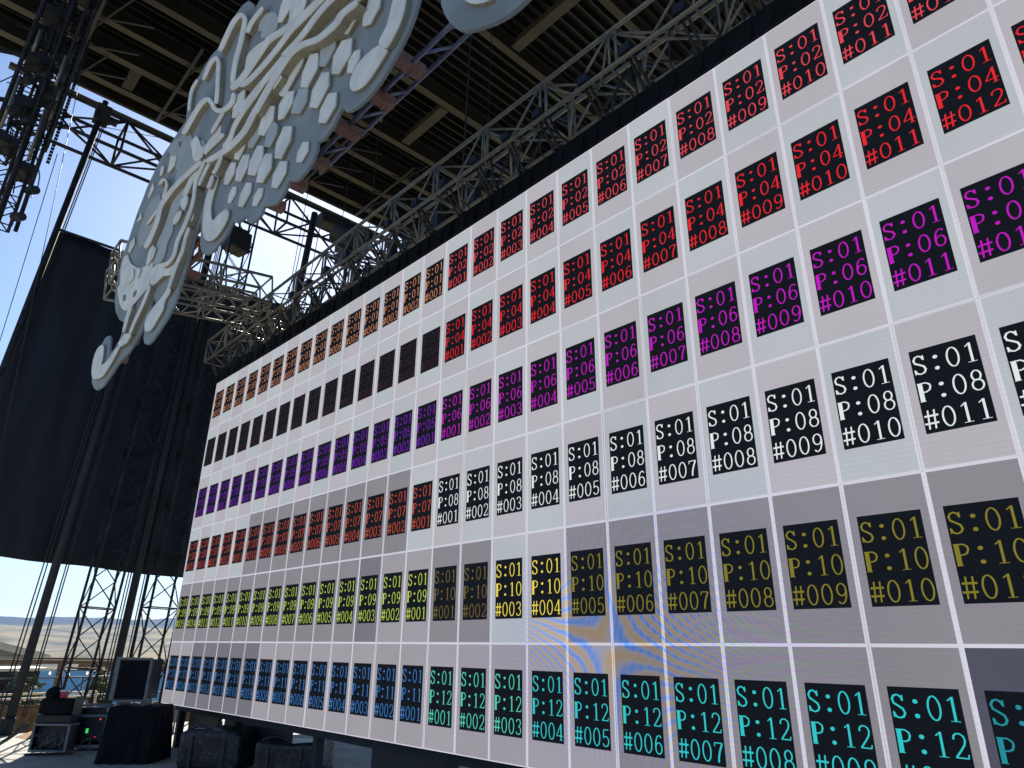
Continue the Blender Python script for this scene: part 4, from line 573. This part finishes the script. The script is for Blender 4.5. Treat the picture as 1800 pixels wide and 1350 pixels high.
# hanging lighting column at far left
col = thing('lighting_column', (-1.0, -4.3, 8.6), 'dark hanging column of twin lattice trusses and pipes in the top left corner', 'truss column')
def ladder(p0, p1, w, m):
    p0 = Vector(p0); p1 = Vector(p1); n = 26; x = (p1 - p0) / n
    cs = [Vector((-w / 2, -w / 2, 0)), Vector((w / 2, -w / 2, 0)), Vector((w / 2, w / 2, 0)), Vector((-w / 2, w / 2, 0))]
    for c in cs: MB().tube(p0 + c, p1 + c, .03, 8).build('chord', m, col, smooth=True)
    b = MB()
    for i in range(n):
        for f in range(4):
            a, e = cs[f], cs[(f + 1) % 4]
            if i % 2: a, e = e, a
            b.tube(p0 + x * i + a, p0 + x * (i + 1) + e, .014, 5)
            if i % 2 == 0: b.tube(p0 + x * i + a, p0 + x * i + e, .014, 5)
    b.build('bracing', m, col)
ladder((-1.0, -4.62, 10.4), (-1.0, -4.52, 17.3), .34, M_TOWER); ladder((-1.0, -4.24, 9.0), (-1.0, -4.10, 17.3), .30, M_TOWER); ladder((-.55, -4.02, 10.7), (-.55, -3.86, 17.3), .16, M_TOWER)
ladder((-1.5, -4.45, 8.8), (-1.5, -4.32, 17.3), .36, M_TOWER)
for (x, y, z0, z1) in ((-.72, -4.70, 10.9, 12.2), (-.72, -4.62, 12.9, 13.5), (-.70, -4.15, 10.4, 11.7), (-.62, -4.02, 11.2, 13.4), (-.5, -4.10, 12.2, 13.0)):
    MB().tube((x, y, z0), (x, y + .015 * (z1 - z0), z1), .034, 8).build('pipe', M_ALU, col, smooth=True)  # short bright lengths: sun glints on the dark pipes, put into the colour
for (x, y) in ((-.78, -4.78), (-.7, -4.32), (-.7, -4.0), (-1.2, -3.98)):
    MB().tube((x, y, 9.1 if y > -4.5 else 10.3), (x, y + .12, 17.2), .04, 8).build('pipe', M_TOWER, col, smooth=True)
for y, z, s_ in ((-4.55, 10.75, .42), (-4.5, 11.7, .3), (-4.2, 12.2, .34), (-4.5, 12.9, .36), (-4.15, 10.3, .30), (-4.1, 13.3, .3), (-4.4, 14.2, .5), (-4.2, 15.2, .4)):
    b = MB(); b.box((-1.0, y, z), (.5, s_, .2), Matrix.Rotation(random.uniform(-.15, .15), 3, 'X')); b.build('gear_tray', M_BLACK, col)
for y, z in ((-4.0, 9.85), (-4.08, 9.2), (-4.3, 13.0), (-4.6, 12.2), (-4.4, 11.3), (-4.15, 11.9), (-4.7, 11.4), (-4.35, 12.5)):
    b = MB(); b.tube((-.85, y, z), (-.6, y + .1, z - .06), .085, 10); b.build('small_lamp', M_BLACK, col)
b = MB()
for k in range(40): b.tube((-.95, -3.86 + .0015 * k, 10.7 + k * .085), (-.95, -3.80 + .0015 * k, 10.7 + k * .085), .036, 6)
b.build('coiled_cable', M_TOWER, col)
b = MB(); pts = []
for k in range(26):
    a = Vector((-1 + random.uniform(-.4, .3), -4.4 + random.uniform(-.35, .35), random.uniform(10.3, 14.5))); e = a + Vector((random.uniform(-.2, .2), random.uniform(-.35, .35), -random.uniform(.3, 1.2))); b.path([a, a.lerp(e, .5) + Vector((0, .1, -.15)), e], .012)
b.build('loose_cable', M_BLACK, col)
b = MB()
for z in (11.4, 12.6): b.bar((-1, -5.6, z), (-1, -4.7, z + .35), .07, .07)
b.build('side_arm', M_TOWER, col)
# wires and chain hoists
def wire(a, c, r, label, name='steel_wire', cat='wire', m=None, group=None):
    o = MB().tube(a, c, r, 5).build(name, m or M_BLACK); return tag(o, label, cat, group)
wire((-1.0, -3.72, 11), (-4.4, -3.5, 4.2), .008, 'slanting steel wire crossing the pale sky left of the curtain')
wire((-4.4, -2.72, 2.0), (-1.0, -3.93, 16.5), .008, 'thin near-vertical wire in the sky beside the hanging lighting column')
wire((5.33, 2, 13.73), (5.33, 2, 17.5), .012, 'upper hoist chain under the roof', 'hoist_chain', 'chain')
wire((5.20, 2, 8.9), (5.33, 2, 13.7), .02, 'grey hoist chain hanging down to the rear truss right of the large wing', 'hoist_chain', 'chain')
wire((5.9, 2, 8.9), (6.12, 2, 17.5), .009, 'thin steel wire beside the grey hoist chain')
wire((1.84, 2, 8.9), (1.95, 2, 17.5), .010, 'steel wire with a hook joint below the roof, right of the wing rail')
b = MB(); b.tube((1.95, 2, 13.9), (1.95, 2, 14.15), .05, 8); b.tube((1.93, 2, 13.55), (1.93, 2, 13.8), .03, 8); tag(b.build('wire_hook', M_ALU), 'bright shackle joining two lengths of wire under the dark roof', 'hook')
wire((.2, 2, 8.9), (1.2, 2, 17.5), .009, 'steel wire passing the bright gap at the roof edge')
wire((-2.2, 2, 8.9), (-1.3, 2, 17.5), .010, 'steel wire crossing the patch of sky right of the lattice tower')
wire((-5.0, -2.8, 14.9), (-7.0, -.6, 17.0), .010, 'thin wire from the side truss to the roof edge')
# spotlight and fixtures on the rear truss
sp = thing('moving_light', (.0, 2.3, 10.6), 'big dark round stage light in silhouette against the bright sky gap', 'stage light')
b = MB(); b.tube((-.12, 2.15, 11.45), (.3, 2.85, 11.05), .30, 16, .36); b.build('lamp_head', M_BLACK, sp, smooth=False, bevel=.02)
b = MB(); b.bar((-.2, 2.6, 10.85), (-.2, 2.6, 11.35), .08, .05, up=(1, 0, 0)); b.bar((.4, 2.3, 10.85), (.4, 2.3, 11.35), .08, .05, up=(1, 0, 0)); b.bar((-.2, 2.6, 10.85), (.4, 2.3, 10.85), .1, .06); b.build('yoke', M_BLACK, sp)
b = MB(); b.box((.1, 2.45, 10.68), (.5, .4, .25)); b.build('base', M_BLACK, sp); b = MB(); b.tube((.1, 2.45, 8.85), (.1, 2.45, 10.6), .05, 8); b.build('stem', M_BLACK, sp)
fl = thing('dark_beam_box', (-4.6, 4.3, 13.5), 'dark block projecting into the bright sky gap beside the roof edge', 'rigging box')
b = MB(); b.box((-4.6, 4.25, 14.9), (.5, 1.0, .36), Matrix.Rotation(.1, 3, 'X')); b.build('arm_box', M_BLACK, fl); b = MB(); b.box((-4.6, 4.9, 14.5), (.5, .7, .9)); b.build('box_body', M_BLACK, fl)
for i, (x, y, z) in enumerate(((1.2, 1.4, 7.85), (2.6, 1.45, 7.8), (4.1, 1.4, 7.85), (5.3, 1.45, 7.8), (-.4, 1.4, 7.85), (1.9, .9, 8.0), (3.3, 1.0, 8.1), (4.7, .9, 8.0), (5.9, 1.0, 8.05), (6.9, .95, 8.0), (2.4, 1.8, 8.9), (3.8, 1.8, 8.9))):
    f = thing('stage_light', (x, y, z - .3), 'small black stage light slung on the rear truss', 'stage light', 'small black lights on the rear truss')
    b = MB(); b.tube((x - .1, y - .12, z - .28), (x + .1, y + .1, z - .1), .15, 12, .12); lh = b.build('lamp_head', M_BLACK, f); MB().tube((x - .102, y - .122, z - .282), (x - .115, y - .135, z - .293), .12, 12).build('lens', M_CASE, lh)
    b = MB(); b.box((x, y, z + .12), (.14, .14, .34)); b.build('clamp', M_BLACK, f)

# ================================================================== CASES AND GEAR on the floor
def frame_of(bl, br):
    bl = Vector((*bl, FLOOR)); br = Vector((*br, FLOOR)); u = (br - bl).normalized(); n = Vector((-u.y, u.x, 0))  # n points away from the camera
    return bl, u, n, (br - bl).length
def lbox(b, F, u0, u1, n0, n1, z0, z1, mi=0):
    bl, u, n, W_ = F; M = Matrix((u, n, Vector((0, 0, 1)))).transposed()
    b.box(bl + u * (u0 + u1) / 2 + n * (n0 + n1) / 2 + Vector((0, 0, (z0 + z1) / 2)), (u1 - u0, n1 - n0, z1 - z0), M, mi); return b
def rack(name, bl, br, depth, h, label, z0=.1, edge=.03, open_front=True):
    F = frame_of(bl, br); W_ = F[3]; root = thing(name, tuple(F[0]), label, 'equipment case')
    b = MB(); t = .02
    lbox(b, F, t, W_ - t, depth - t, depth, z0, h - t); lbox(b, F, 0, t, 0, depth, z0, h); lbox(b, F, W_ - t, W_, 0, depth, z0, h); lbox(b, F, t, W_ - t, 0, depth, h - t, h); lbox(b, F, t, W_ - t, 0, depth - t, z0, z0 + t)
    b.build('case_body', M_CASE, root)
    b = MB(); e = edge
    for a, c in ((0, e), (W_ - e, W_)): lbox(b, F, a - .003, c + .003, -.006, .02, z0 - .003, h + .003)
    lbox(b, F, e + .003, W_ - e - .003, -.006, .02, h - e, h + .003); lbox(b, F, e + .003, W_ - e - .003, -.006, .02, z0 - .003, z0 + e)
    lbox(b, F, -.004, e * .7, .02, depth + .003, h - e * .8, h + .004); lbox(b, F, W_ - e * .7, W_ + .004, .02, depth + .003, h - e * .8, h + .004)
    b.build('edge_trim', M_EDGE, root)
    if z0 > .05:
        for uu in (.07, W_ - .07):
            for nn in (.07, depth - .07):
                c = F[0] + F[1] * uu + F[2] * nn + Vector((0, 0, .045)); b = MB(); b.tube(c - F[1] * .018, c + F[1] * .018, .045, 12); b.box(c + Vector((0, 0, .048)), (.05, .05, .012)); b.build('caster', M_BLACK, root)
    return root, F
def cables_in(root, F, W_, h, n, m, r=.006, z0=.12):
    b = MB()
    for k in range(n):
        bl, u, nn, _ = F; p = bl + u * random.uniform(.08, W_ - .08) + nn * random.uniform(.02, .08) + Vector((0, 0, random.uniform(h * .5, h - .06))); e = p + u * random.uniform(-.12, .12) + Vector((0, 0, -random.uniform(.1, h * .6)))
        pts = [p.lerp(e, t / 6) - nn * .05 * math.sin(t / 6 * math.pi) + u * .05 * math.sin(t / 3 * math.pi) for t in range(7)]; b.path(pts, r)
    return b.build('patch_cable', m, root)
ra, FA = rack('rack_case', (-.77, -1.80), (-.32, -1.37), .24, .45, 'open black rack case with loose cables inside, left of the rack with a green light', z0=.035)
b = MB(); lbox(b, FA, .03, FA[3] - .03, .10, .12, .13, .42); b.build('rack_panel', M_CASE, ra); cables_in(ra, FA, FA[3], .42, 12, M_EDGE, .005)
rb, FB = rack('rack_case', (-.73, -1.27), (-.40, -.79), .6, .56, 'rack case with pale metal edges and a small green light in its open front', z0=.05, edge=.045)
b = MB(); lbox(b, FB, .05, FB[3] - .05, .06, .09, .14, .52)
for z in (.22, .30, .38, .46): lbox(b, FB, .06, FB[3] - .06, .05, .06, z, z + .06)
b.build('rack_panel', M_CASE, rb); cables_in(rb, FB, FB[3], .36, 3, M_EDGE, .009)
b = MB(); lbox(b, FB, .24, .28, .038, .046, .27, .34); b.build('green_light', M_LEDG, rb)
b = MB(); lbox(b, FB, .43, .445, .038, .046, .47, .49); lbox(b, FB, .40, .41, .038, .046, .205, .215); b.build('red_light', M_LEDR, rb)
for k in range(7):
    p = FA[0] + FA[1] * (.02 + .11 * k) - FA[2] * .10; pts = [p + FA[1] * (.16 * t / 9) + FA[2] * (.06 * math.sin(t * 1.3 + k)) + Vector((0, 0, .014 + .004 * k)) for t in range(10)]
    tag(MB().path(pts, .012).build('floor_cable', M_BLACK), 'black cable lying in front of the rack cases', 'cable', 'cables in front of the rack cases')
# things on top of the first rack
hp = thing('covered_gear', (-.95, -1.75, .33), 'hump of dark gear on the left rack case beside a small red box', 'gear')
def blob(pts, F, seg=1):
    b = MB()
    for (u0, u1, n0, n1, z0, z1) in pts: lbox(b, F, u0, u1, n0, n1, z0, z1)
    return b
o = blob([(-.01, .60, .015, .235, .455, .58)], FA).build('lower_crate', M_CASE, hp, bevel=.02)
o = blob([(-.02, .58, .02, .23, .585, .83)], FA).build('dark_cover', M_VELVET, hp, bevel=.05)
b = MB()
for k in range(9):
    for j in range(14):
        pass
bm = bmesh.new(); bmesh.ops.create_icosphere(bm, subdivisions=3, radius=.125)
for v in bm.verts: v.co.z *= .9; v.co += v.co.normalized() * .02 * math.sin(9 * v.co.x + 4 * v.co.z)
me = bpy.data.meshes.new('hump'); bm.to_mesh(me); bm.free(); me.materials.append(M_VELVET)
for p in me.polygons: p.use_smooth = True
o = bpy.data.objects.new('rounded_hump', me); COL.objects.link(o); o.parent = hp; pos = FA[0] + FA[1] * .13 + FA[2] * .13 + Vector((0, 0, .89)); o.location = pos - WL[hp.name]
rbx = thing('small_box', tuple(FA[0] + FA[1] * .3 + FA[2] * .3 + Vector((0, 0, .85))), 'small bright red box with a white lid on the dark gear', 'box')
b = MB(); lbox(b, FA, .27, .36, .08, .18, .834, .93); b.build('box_body', M_RED, rbx, bevel=.008)
b = MB(); lbox(b, FA, .265, .365, .075, .185, .93, .955); b.build('lid', M_WHITEP, rbx)
bd = thing('brown_board', tuple(FA[0] + FA[1] * .6 + FA[2] * .3 + Vector((0, 0, .46))), 'brown board leaning upright between the two rack cases', 'board')
b = MB(); lbox(b, FA, .585, .62, .04, .22, .585, .86); b.build('board_face', M_BROWNP, bd)
dk = thing('mixing_desk', tuple(FB[0] + Vector((0, 0, .56))), 'dark flat desk unit with bright knobs lying on the rack with the green light', 'desk unit')
b = MB(); lbox(b, FB, .02, .50, .05, .5, .566, .66); b.build('desk_body', M_CASE, dk, bevel=.012)
b = MB()
for k in range(14): lbox(b, FB, .36 + .012 * (k % 7), .368 + .012 * (k % 7), .08 + .05 * (k // 7), .09 + .05 * (k // 7), .66, .675)
b.build('knob', M_EDGE, dk); b = MB(); lbox(b, FB, .0, .52, .30, .33, .664, .70); b.build('desk_bridge', M_EDGE, dk)
# tall black covered box with a rack standing on it
FC = frame_of((1.02, -1.20), (1.50, -.65)); cb = thing('covered_box', tuple(FC[0]), 'tall box under a black cloth at the left end of the screen', 'covered box')
b = MB(); W_ = FC[3]; NB = 40; per = []
rim = [(0, 0), (W_, 0), (W_, .6), (0, .6)]
for k in range(4):
    a = Vector(rim[k]); c = Vector(rim[(k + 1) % 4])
    for j in range(12): per.append(a.lerp(c, j / 12))
rows = []
for zz, fl_ in ((0, .05), (.3, .03), (.6, .012), (.76, .0), (.785, -.02)):
    row = []
    for j, q_ in enumerate(per):
        cq = Vector((W_ / 2, .3)); dv = (q_ - cq).normalized(); ww = fl_ * (1 + .8 * math.sin(j * 1.9)) if zz < .7 else fl_
        q2 = q_ + dv * ww; row.append(len(b.v)); b.v.append(FC[0] + FC[1] * q2.x + FC[2] * q2.y + Vector((0, 0, zz)))
    rows.append(row)
for r0, r1 in zip(rows[:-1], rows[1:]):
    for j in range(len(per)):
        j2 = (j + 1) % len(per); b.f.append((r0[j], r0[j2], r1[j2], r1[j])); b.m.append(0)
b.f.append(tuple(rows[-1])); b.m.append(0)
b.build('cloth', M_VELVET, cb)
FD = (FC[0] + FC[1] * -.02 + FC[2] * .02 + Vector((0, 0, .80)), FC[1], FC[2], .50); rd = thing('monitor_rack', tuple(FD[0]), 'black-fronted rack with a grey metal frame standing on the black covered box', 'rack')
b = MB(); lbox(b, FD, .03, .50, .03, .48, .08, .66); b.build('rack_body', M_CASE, rd)
b = MB(); lbox(b, FD, -.03, .035, 0, .05, .07, .70); lbox(b, FD, .50, .53, 0, .05, .07, .68); lbox(b, FD, -.004, .028, .06, .49, .64, .69); lbox(b, FD, .037, .498, .0, .06, .662, .69); lbox(b, FD, .037, .498, 0, .06, .05, .078)
for uu in (.05, .42): lbox(b, FD, uu, uu + .05, .1, .4, -.012, .05)
b.build('metal_frame', M_EDGE, rd); b = MB(); lbox(b, FD, .05, .48, .02, .03, .10, .64); b.build('front_panel', M_VELVET, rd)
# scuffed black lumps under the screen
def lump(name, bl, br, depth, h, label, seed):
    F = frame_of(bl, br); root = thing(name, tuple(F[0]), label, 'transport case'); rnd = random.Random(seed)
    bm = bmesh.new(); bmesh.ops.create_cube(bm, size=1); bmesh.ops.bevel(bm, geom=bm.edges[:] + bm.verts[:], offset=.16, segments=4, profile=.6, affect='EDGES')
    bmesh.ops.subdivide_edges(bm, edges=bm.edges[:], cuts=2, use_grid_fill=True)
    for v in bm.verts:
        p = v.co; k = NZ.fractal(Vector((p.x * 3.2 + seed, p.y * 3.2, p.z * 3.2)), 1, 2, 4); v.co += p.normalized() * .03 * k; v.co.z += .035 * math.sin(p.x * 5 + seed) * (p.z > .2)
    M = Matrix((F[1], F[2], Vector((0, 0, 1)))).transposed(); c = F[0] + F[1] * F[3] / 2 + F[2] * depth / 2 + Vector((0, 0, h / 2))
    for v in bm.verts: v.co = M @ Vector((v.co.x * F[3], v.co.y * depth, v.co.z * h)) + Vector((0, 0, h / 2))
    bmesh.ops.recalc_face_normals(bm, faces=bm.faces)
    me = bpy.data.meshes.new('shell'); bm.to_mesh(me); bm.free(); me.materials.append(M_TARP)
    for p in me.polygons: p.use_smooth = True
    o = bpy.data.objects.new('shell', me); COL.objects.link(o); o.parent = root; o.location = c - Vector((0, 0, h / 2)) - WL[root.name]; WL[o.name] = c
    b = MB(); pts = []
    for t in range(13):
        a = R(180 * t / 12); pts.append(F[0] + F[1] * (F[3] * .3 + .22 * -math.cos(a)) + F[2] * .1 + Vector((0, 0, h - .04 + .09 * math.sin(a))))
    b.path(pts, .022, 6); b.build('handle', M_TARP, root, smooth=True)
    b = MB()
    for uu in (.22, .74): lbox(b, F, F[3] * uu, F[3] * uu + .05, -.018, .02, .03, h * .86)
    b.build('strap', M_BLACK2, root)
    return root
lump('transport_case', (2.28, -.56), (3.12, .02), .75, .52, 'scuffed black moulded case with a rounded handle, left one under the screen', 2)
lump('transport_case', (3.72, -.05), (4.5, .48), .6, .46, 'scuffed black moulded case, right one under the lower edge of the screen', 5)
# cables on the floor
for k in range(5):
    a = Vector((-.9 + .1 * k, -1.9, .35)); e = Vector((-1.9 + .25 * k, -2.5 - .1 * k, FLOOR + .012)); pts = [a.lerp(e, t / 8) - Vector((0, 0, .16 * math.sin(t / 8 * math.pi))) for t in range(9)]
    pts = [Vector((p.x, p.y, max(p.z, FLOOR + .012))) for p in pts] + [e + Vector((.5, -.1, 0)), e + Vector((1.0, .1 * k, 0))]
    tag(MB().path(pts, .009).build('floor_cable', M_BLACK), 'black cable drooping from the left rack case to the sunlit floor', 'cable', 'cables left of the rack case')
for k in range(5):
    x = 7.9 + .13 * k; pts = [Vector((x + .22 * t / 6 * (k - 2) * .4, .16 + .05 * k, .50 - .5 * (t / 6) + .08 * math.sin(t / 6 * math.pi * 2 + k))) for t in range(7)]
    tag(MB().path(pts, .012).build('hanging_cable', M_BLACK), 'black cable hanging below the screen over the sunlit floor', 'cable', 'cables below the screen')

# ================================================================== OUTSIDE at the left
def planks(name, p0, p1, z0, z1, m, label, cat, step=.14, group=None):
    p0 = Vector((*p0, 0)); p1 = Vector((*p1, 0)); L = (p1 - p0).length; n = int(L / step); root = thing(name, (p0.x, p0.y, z0), label, cat, group); d = (p1 - p0) / L; nrm = Vector((-d.y, d.x, 0)); b = MB()
    for i in range(n):
        a = p0 + d * (i * step + .006); c = p0 + d * ((i + 1) * step - .006); o_ = nrm * random.uniform(0, .012); dz = random.uniform(-.015, .015)
        b.quad([a + o_ + Vector((0, 0, z0)), c + o_ + Vector((0, 0, z0)), c + o_ + Vector((0, 0, z1 + dz)), a + o_ + Vector((0, 0, z1 + dz))]); b.quad([a + o_ + Vector((0, 0, z0)) - nrm * .03, a + o_ + Vector((0, 0, z1 + dz)) - nrm * .03, c + o_ + Vector((0, 0, z1 + dz)) - nrm * .03, c + o_ + Vector((0, 0, z0)) - nrm * .03])
        b.quad([a + o_ + Vector((0, 0, z1 + dz)), c + o_ + Vector((0, 0, z1 + dz)), c + o_ + Vector((0, 0, z1 + dz)) - nrm * .03, a + o_ + Vector((0, 0, z1 + dz)) - nrm * .03])
    b.build('boards', m, root)
    b = MB(); b.bar((p0 - nrm * .06 + Vector((0, 0, z0 + .12))), (p1 - nrm * .06 + Vector((0, 0, z0 + .12))), .04, .09); b.bar((p0 - nrm * .06 + Vector((0, 0, z1 - .1))), (p1 - nrm * .06 + Vector((0, 0, z1 - .1))), .04, .09); b.build('batten', m, root)
    return root
planks('plank_wall', (-4.72, -4.2), (-4.72, .15), -.62, .35, M_WOOD, 'low brown plank wall at the far edge of the sunlit floor, left', 'wall')
planks('plank_fence', (-4.75, .8), (-4.75, 6.5), -.62, .30, M_WOOD, 'orange brown plank fence seen under the left end of the screen', 'fence', .11)
def railing(name, p0, p1, z0, zs, n, m, label, r=.022):
    p0 = Vector((*p0, 0)); p1 = Vector((*p1, 0)); root = thing(name, (p0.x, p0.y, z0), label, 'railing')
    for z in zs: MB().tube(p0 + Vector((0, 0, z)), p1 + Vector((0, 0, z)), r, 8).build('rail', m, root, smooth=True)
    for i in range(n + 1):
        q_ = p0.lerp(p1, i / n); MB().tube(q_ + Vector((0, 0, z0)), q_ + Vector((0, 0, max(zs))), r, 8).build('post', m, root, smooth=True)
    return root
railing('pipe_rail', (-4.95, -4.4), (-4.95, .1), -.6, (.46, .55), 3, M_CREAM, 'cream double pipe rail just above the low plank wall', .022)
railing('guard_rail', (-8, -4.5), (-8, 5.5), -1.7, (.74, .30), 4, M_EDGE, 'long grey metal guard rail in front of the blue river')
railing('handrail', (-2.2, .95), (-4.4, 2.1), FLOOR, (.34, .62), 2, M_EDGE, 'short grey handrail on the sunlit floor below the left end of the screen', .02)
# timber beam with string lights
pg = thing('timber_pergola', (-12, 0, -2.4), 'long weathered timber beam on posts in front of the hills, with bulbs strung below', 'pergola')
b = MB(); b.bar((-12, -6, 1.14), (-12, 1.2, 1.05), .14, .19); b.bar((-12, 1.212, 1.05), (-12, 9, .76), .14, .19); b.build('beam', M_BEAMW, pg, bevel=.01)
b = MB(); b.bar((-12.02, -6, 1.25), (-12.02, 9, .871), .22, .03); b.build('cap_board', M_CREAM, pg)
for y, z in ((.78, 1.06), (2.05, 1.02), (5.2, .90)):
    b = MB(); b.bar((-12, y, -2.4), (-12, y, z - .098), .16, .16, up=(1, 0, 0)); b.build('post', M_BEAMW, pg)
b = MB(); b.bar((-12, 1.25, .86), (-12, 5.1, .72), .12, .18); b.build('lower_beam', M_BEAMW, pg)
ls = thing('string_light', (-11.85, 0, .8), 'string of clear round bulbs hanging below the timber beam', 'string light')
pts = [Vector((-11.85, -4 + .25 * k, .94 - .02 * k * .25 - .06 * abs(math.sin(k * .55)))) for k in range(36)]; MB().path(pts, .008).build('cord', M_BLACK, ls)
for k, p in enumerate(pts):
    if k % 2 == 0:
        k_ = MB().tube(p - Vector((0, 0, .02)), p - Vector((0, 0, .06)), .012, 6); b = MB(); b.tube(p - Vector((0, 0, .06)), p - Vector((0, 0, .12)), .018, 8, .034); b.tube(p - Vector((0, 0, .12)), p - Vector((0, 0, .155)), .034, 8, .012); k_.build('socket', M_BLACK, b.build('bulb', M_BULB, ls))
# dark booth with a cream roof edge
bt = thing('food_booth', (-8.9, -3.2, -1.8), 'flat-roofed dark booth with a cream roof edge beyond the plank wall', 'booth')
b = MB(); b.box((-9.6, -3.22, .92), (2.0, 6.0, .07)); b.build('roof_edge', M_CREAM, bt)
b = MB(); b.box((-9.6, -3.27, .72), (1.8, 5.8, .33)); b.box((-10.4, -3.27, -.5), (.2, 5.8, 2.1)); b.build('booth_wall', M_CASE, bt)
b = MB(); b.box((-8.9, -3.9, -.9), (.12, 4.2, 1.8)); b.build('counter_front', M_BRICKRED, bt); b = MB(); b.box((-8.84, -3.9, .02), (.3, 4.2, .05)); b.build('counter_top', M_CREAM, bt)
for y in (-.55, -2.6, -4.8):
    b = MB(); b.box((-8.85, y, -.63), (.09, .09, 2.36)); b.build('corner_post', M_BLACK2, bt)
# gabled buildings
def gable(name, x, y0, y1, zr, ze, label):
    root = thing(name, (x, (y0 + y1) / 2, -2.5), label, 'building'); ym = (y0 + y1) / 2; D = 4.0; b = MB()
    b.quad([(x, y0 + .3, -2.5), (x, y1 - .3, -2.5), (x, y1 - .3, ze), (x, ym, zr - .1), (x, y0 + .3, ze)]); b.quad([(x - D, y1 - .3, -2.5), (x, y1 - .3, -2.5), (x, y1 - .3, ze), (x - D, y1 - .3, ze)]); b.quad([(x - D, y0 + .3, -2.5), (x - D, y0 + .3, ze), (x, y0 + .3, ze), (x, y0 + .3, -2.5)])
    b.build('gable_wall', M_SHADEWALL, root); b = MB(); t = .07; sl_ = (zr - ze) / ((y1 - y0) / 2)
    for s_ in (-1, 1):
        e = ym + s_ * (y1 - y0) / 2; lo_ = ze - .02
        P8 = [(x + .4, ym, zr), (x + .4, e, lo_), (x - D, e, lo_), (x - D, ym, zr)]; Q8 = [(p[0], p[1], p[2] + t) for p in P8]
        b.quad(P8); b.quad(Q8[::-1])
        for k in range(4): b.quad([P8[k], Q8[k], Q8[(k + 1) % 4], P8[(k + 1) % 4]])
    b.build('roof', M_TIN, root); b = MB()
    for s_ in (-1, 1):
        e = ym + s_ * (y1 - y0) / 2; b.bar((x + .43, ym, zr - .06), (x + .43, e, ze - .08), .05, .20)
    b.box((x + .1, ym, ze - .12), (.15, y1 - y0 - .5, .18)); b.build('barge_board', M_CREAM, root); return root
gable('gabled_building', -17, -6.9, 1.35, 2.2, 1.10, 'pale tin-roofed gabled building on the left below the hills')
gable('gabled_building', -24, -11.5, -.75, 3.3, 2.3, 'second pale gable roof further back at the left edge of the picture')
# shrubs and trees
def bush(name, c, rad, n, m, label, cat, trunk=False, group=None, leaf=.07):
    root = thing(name, (c[0], c[1], c[2]), label, cat, group); rnd = random.Random(sum(map(ord, label))); b = MB()
    lobes = [(Vector((rnd.uniform(-.6, .6) * rad[0], rnd.uniform(-.6, .6) * rad[1], rad[2] * rnd.uniform(.55, 1.35))), rnd.uniform(.35, .6)) for k in range(9)]
    for i in range(n):
        lc, lr = rnd.choice(lobes); dv = Vector((rnd.gauss(0, 1), rnd.gauss(0, 1), rnd.gauss(0, 1))).normalized() * (rnd.random() ** .45) * lr
        p = Vector(c) + lc + Vector((dv.x * rad[0], dv.y * rad[1], dv.z * rad[2])); q_ = Matrix.Rotation(rnd.uniform(0, 6.28), 3, 'Z') @ Matrix.Rotation(rnd.uniform(-1.2, 1.2), 3, 'X'); s_ = leaf * rnd.uniform(.6, 1.5)
        b.quad([p + q_ @ Vector((-s_, 0, 0)), p + q_ @ Vector((0, -s_ * .5, 0)), p + q_ @ Vector((s_, 0, 0)), p + q_ @ Vector((0, s_ * .5, 0))])
    b.build('crown', m, root); b = MB(); T = Vector(c)
    for k in range(4): b.tube(T - Vector((0, 0, .15)), T + lobes[k][0] * .8, .04, 6, .012)
    b.build('trunk', M_BARK, root); return root
bush('shrub', (-7.2, -.72, -1.75), (.45, .36, 1.5), 1500, M_LEAF2, 'yellow-green shrub behind the cream pipe rail', 'shrub')
bush('shrub', (-7.5, -1.25, -1.75), (.45, .36, 1.55), 1300, M_LEAF3, 'blue-green shrub half hidden by the grey pole, left of the yellow-green one', 'shrub')
bush('tree', (-10.4, 1.55, -2.3), (.6, .42, 2.0), 1800, M_LEAF2, 'small pale green tree between the right legs of the first tower', 'tree')
bush('tree', (-13.4, -.55, -2.4), (.6, .6, 1.6), 1200, M_LEAF2, 'slender pale tree behind the timber beam next to the dark booth', 'tree')
bush('tree', (-9.8, 3.4, -2.3), (.8, .7, 1.0), 900, M_LEAF, 'dark olive bush beyond the plank fence', 'bush')
# a small timber ramp end catching the sun
b = MB(); b.quad([(-3.4, -1.55, FLOOR + .004), (-2.9, -1.45, FLOOR + .004), (-3.4, -1.1, FLOOR + .16)]); b.quad([(-3.4, -1.55, FLOOR + .004), (-3.4, -1.1, FLOOR + .16), (-3.4, -1.1, FLOOR + .004)]); b.quad([(-2.9, -1.45, FLOOR + .004), (-3.4, -1.1, FLOOR + .004), (-3.4, -1.1, FLOOR + .16)])
tag(b.build('timber_wedge', M_WOOD), 'small orange timber wedge on the sunlit floor by the pole foot', 'wedge')
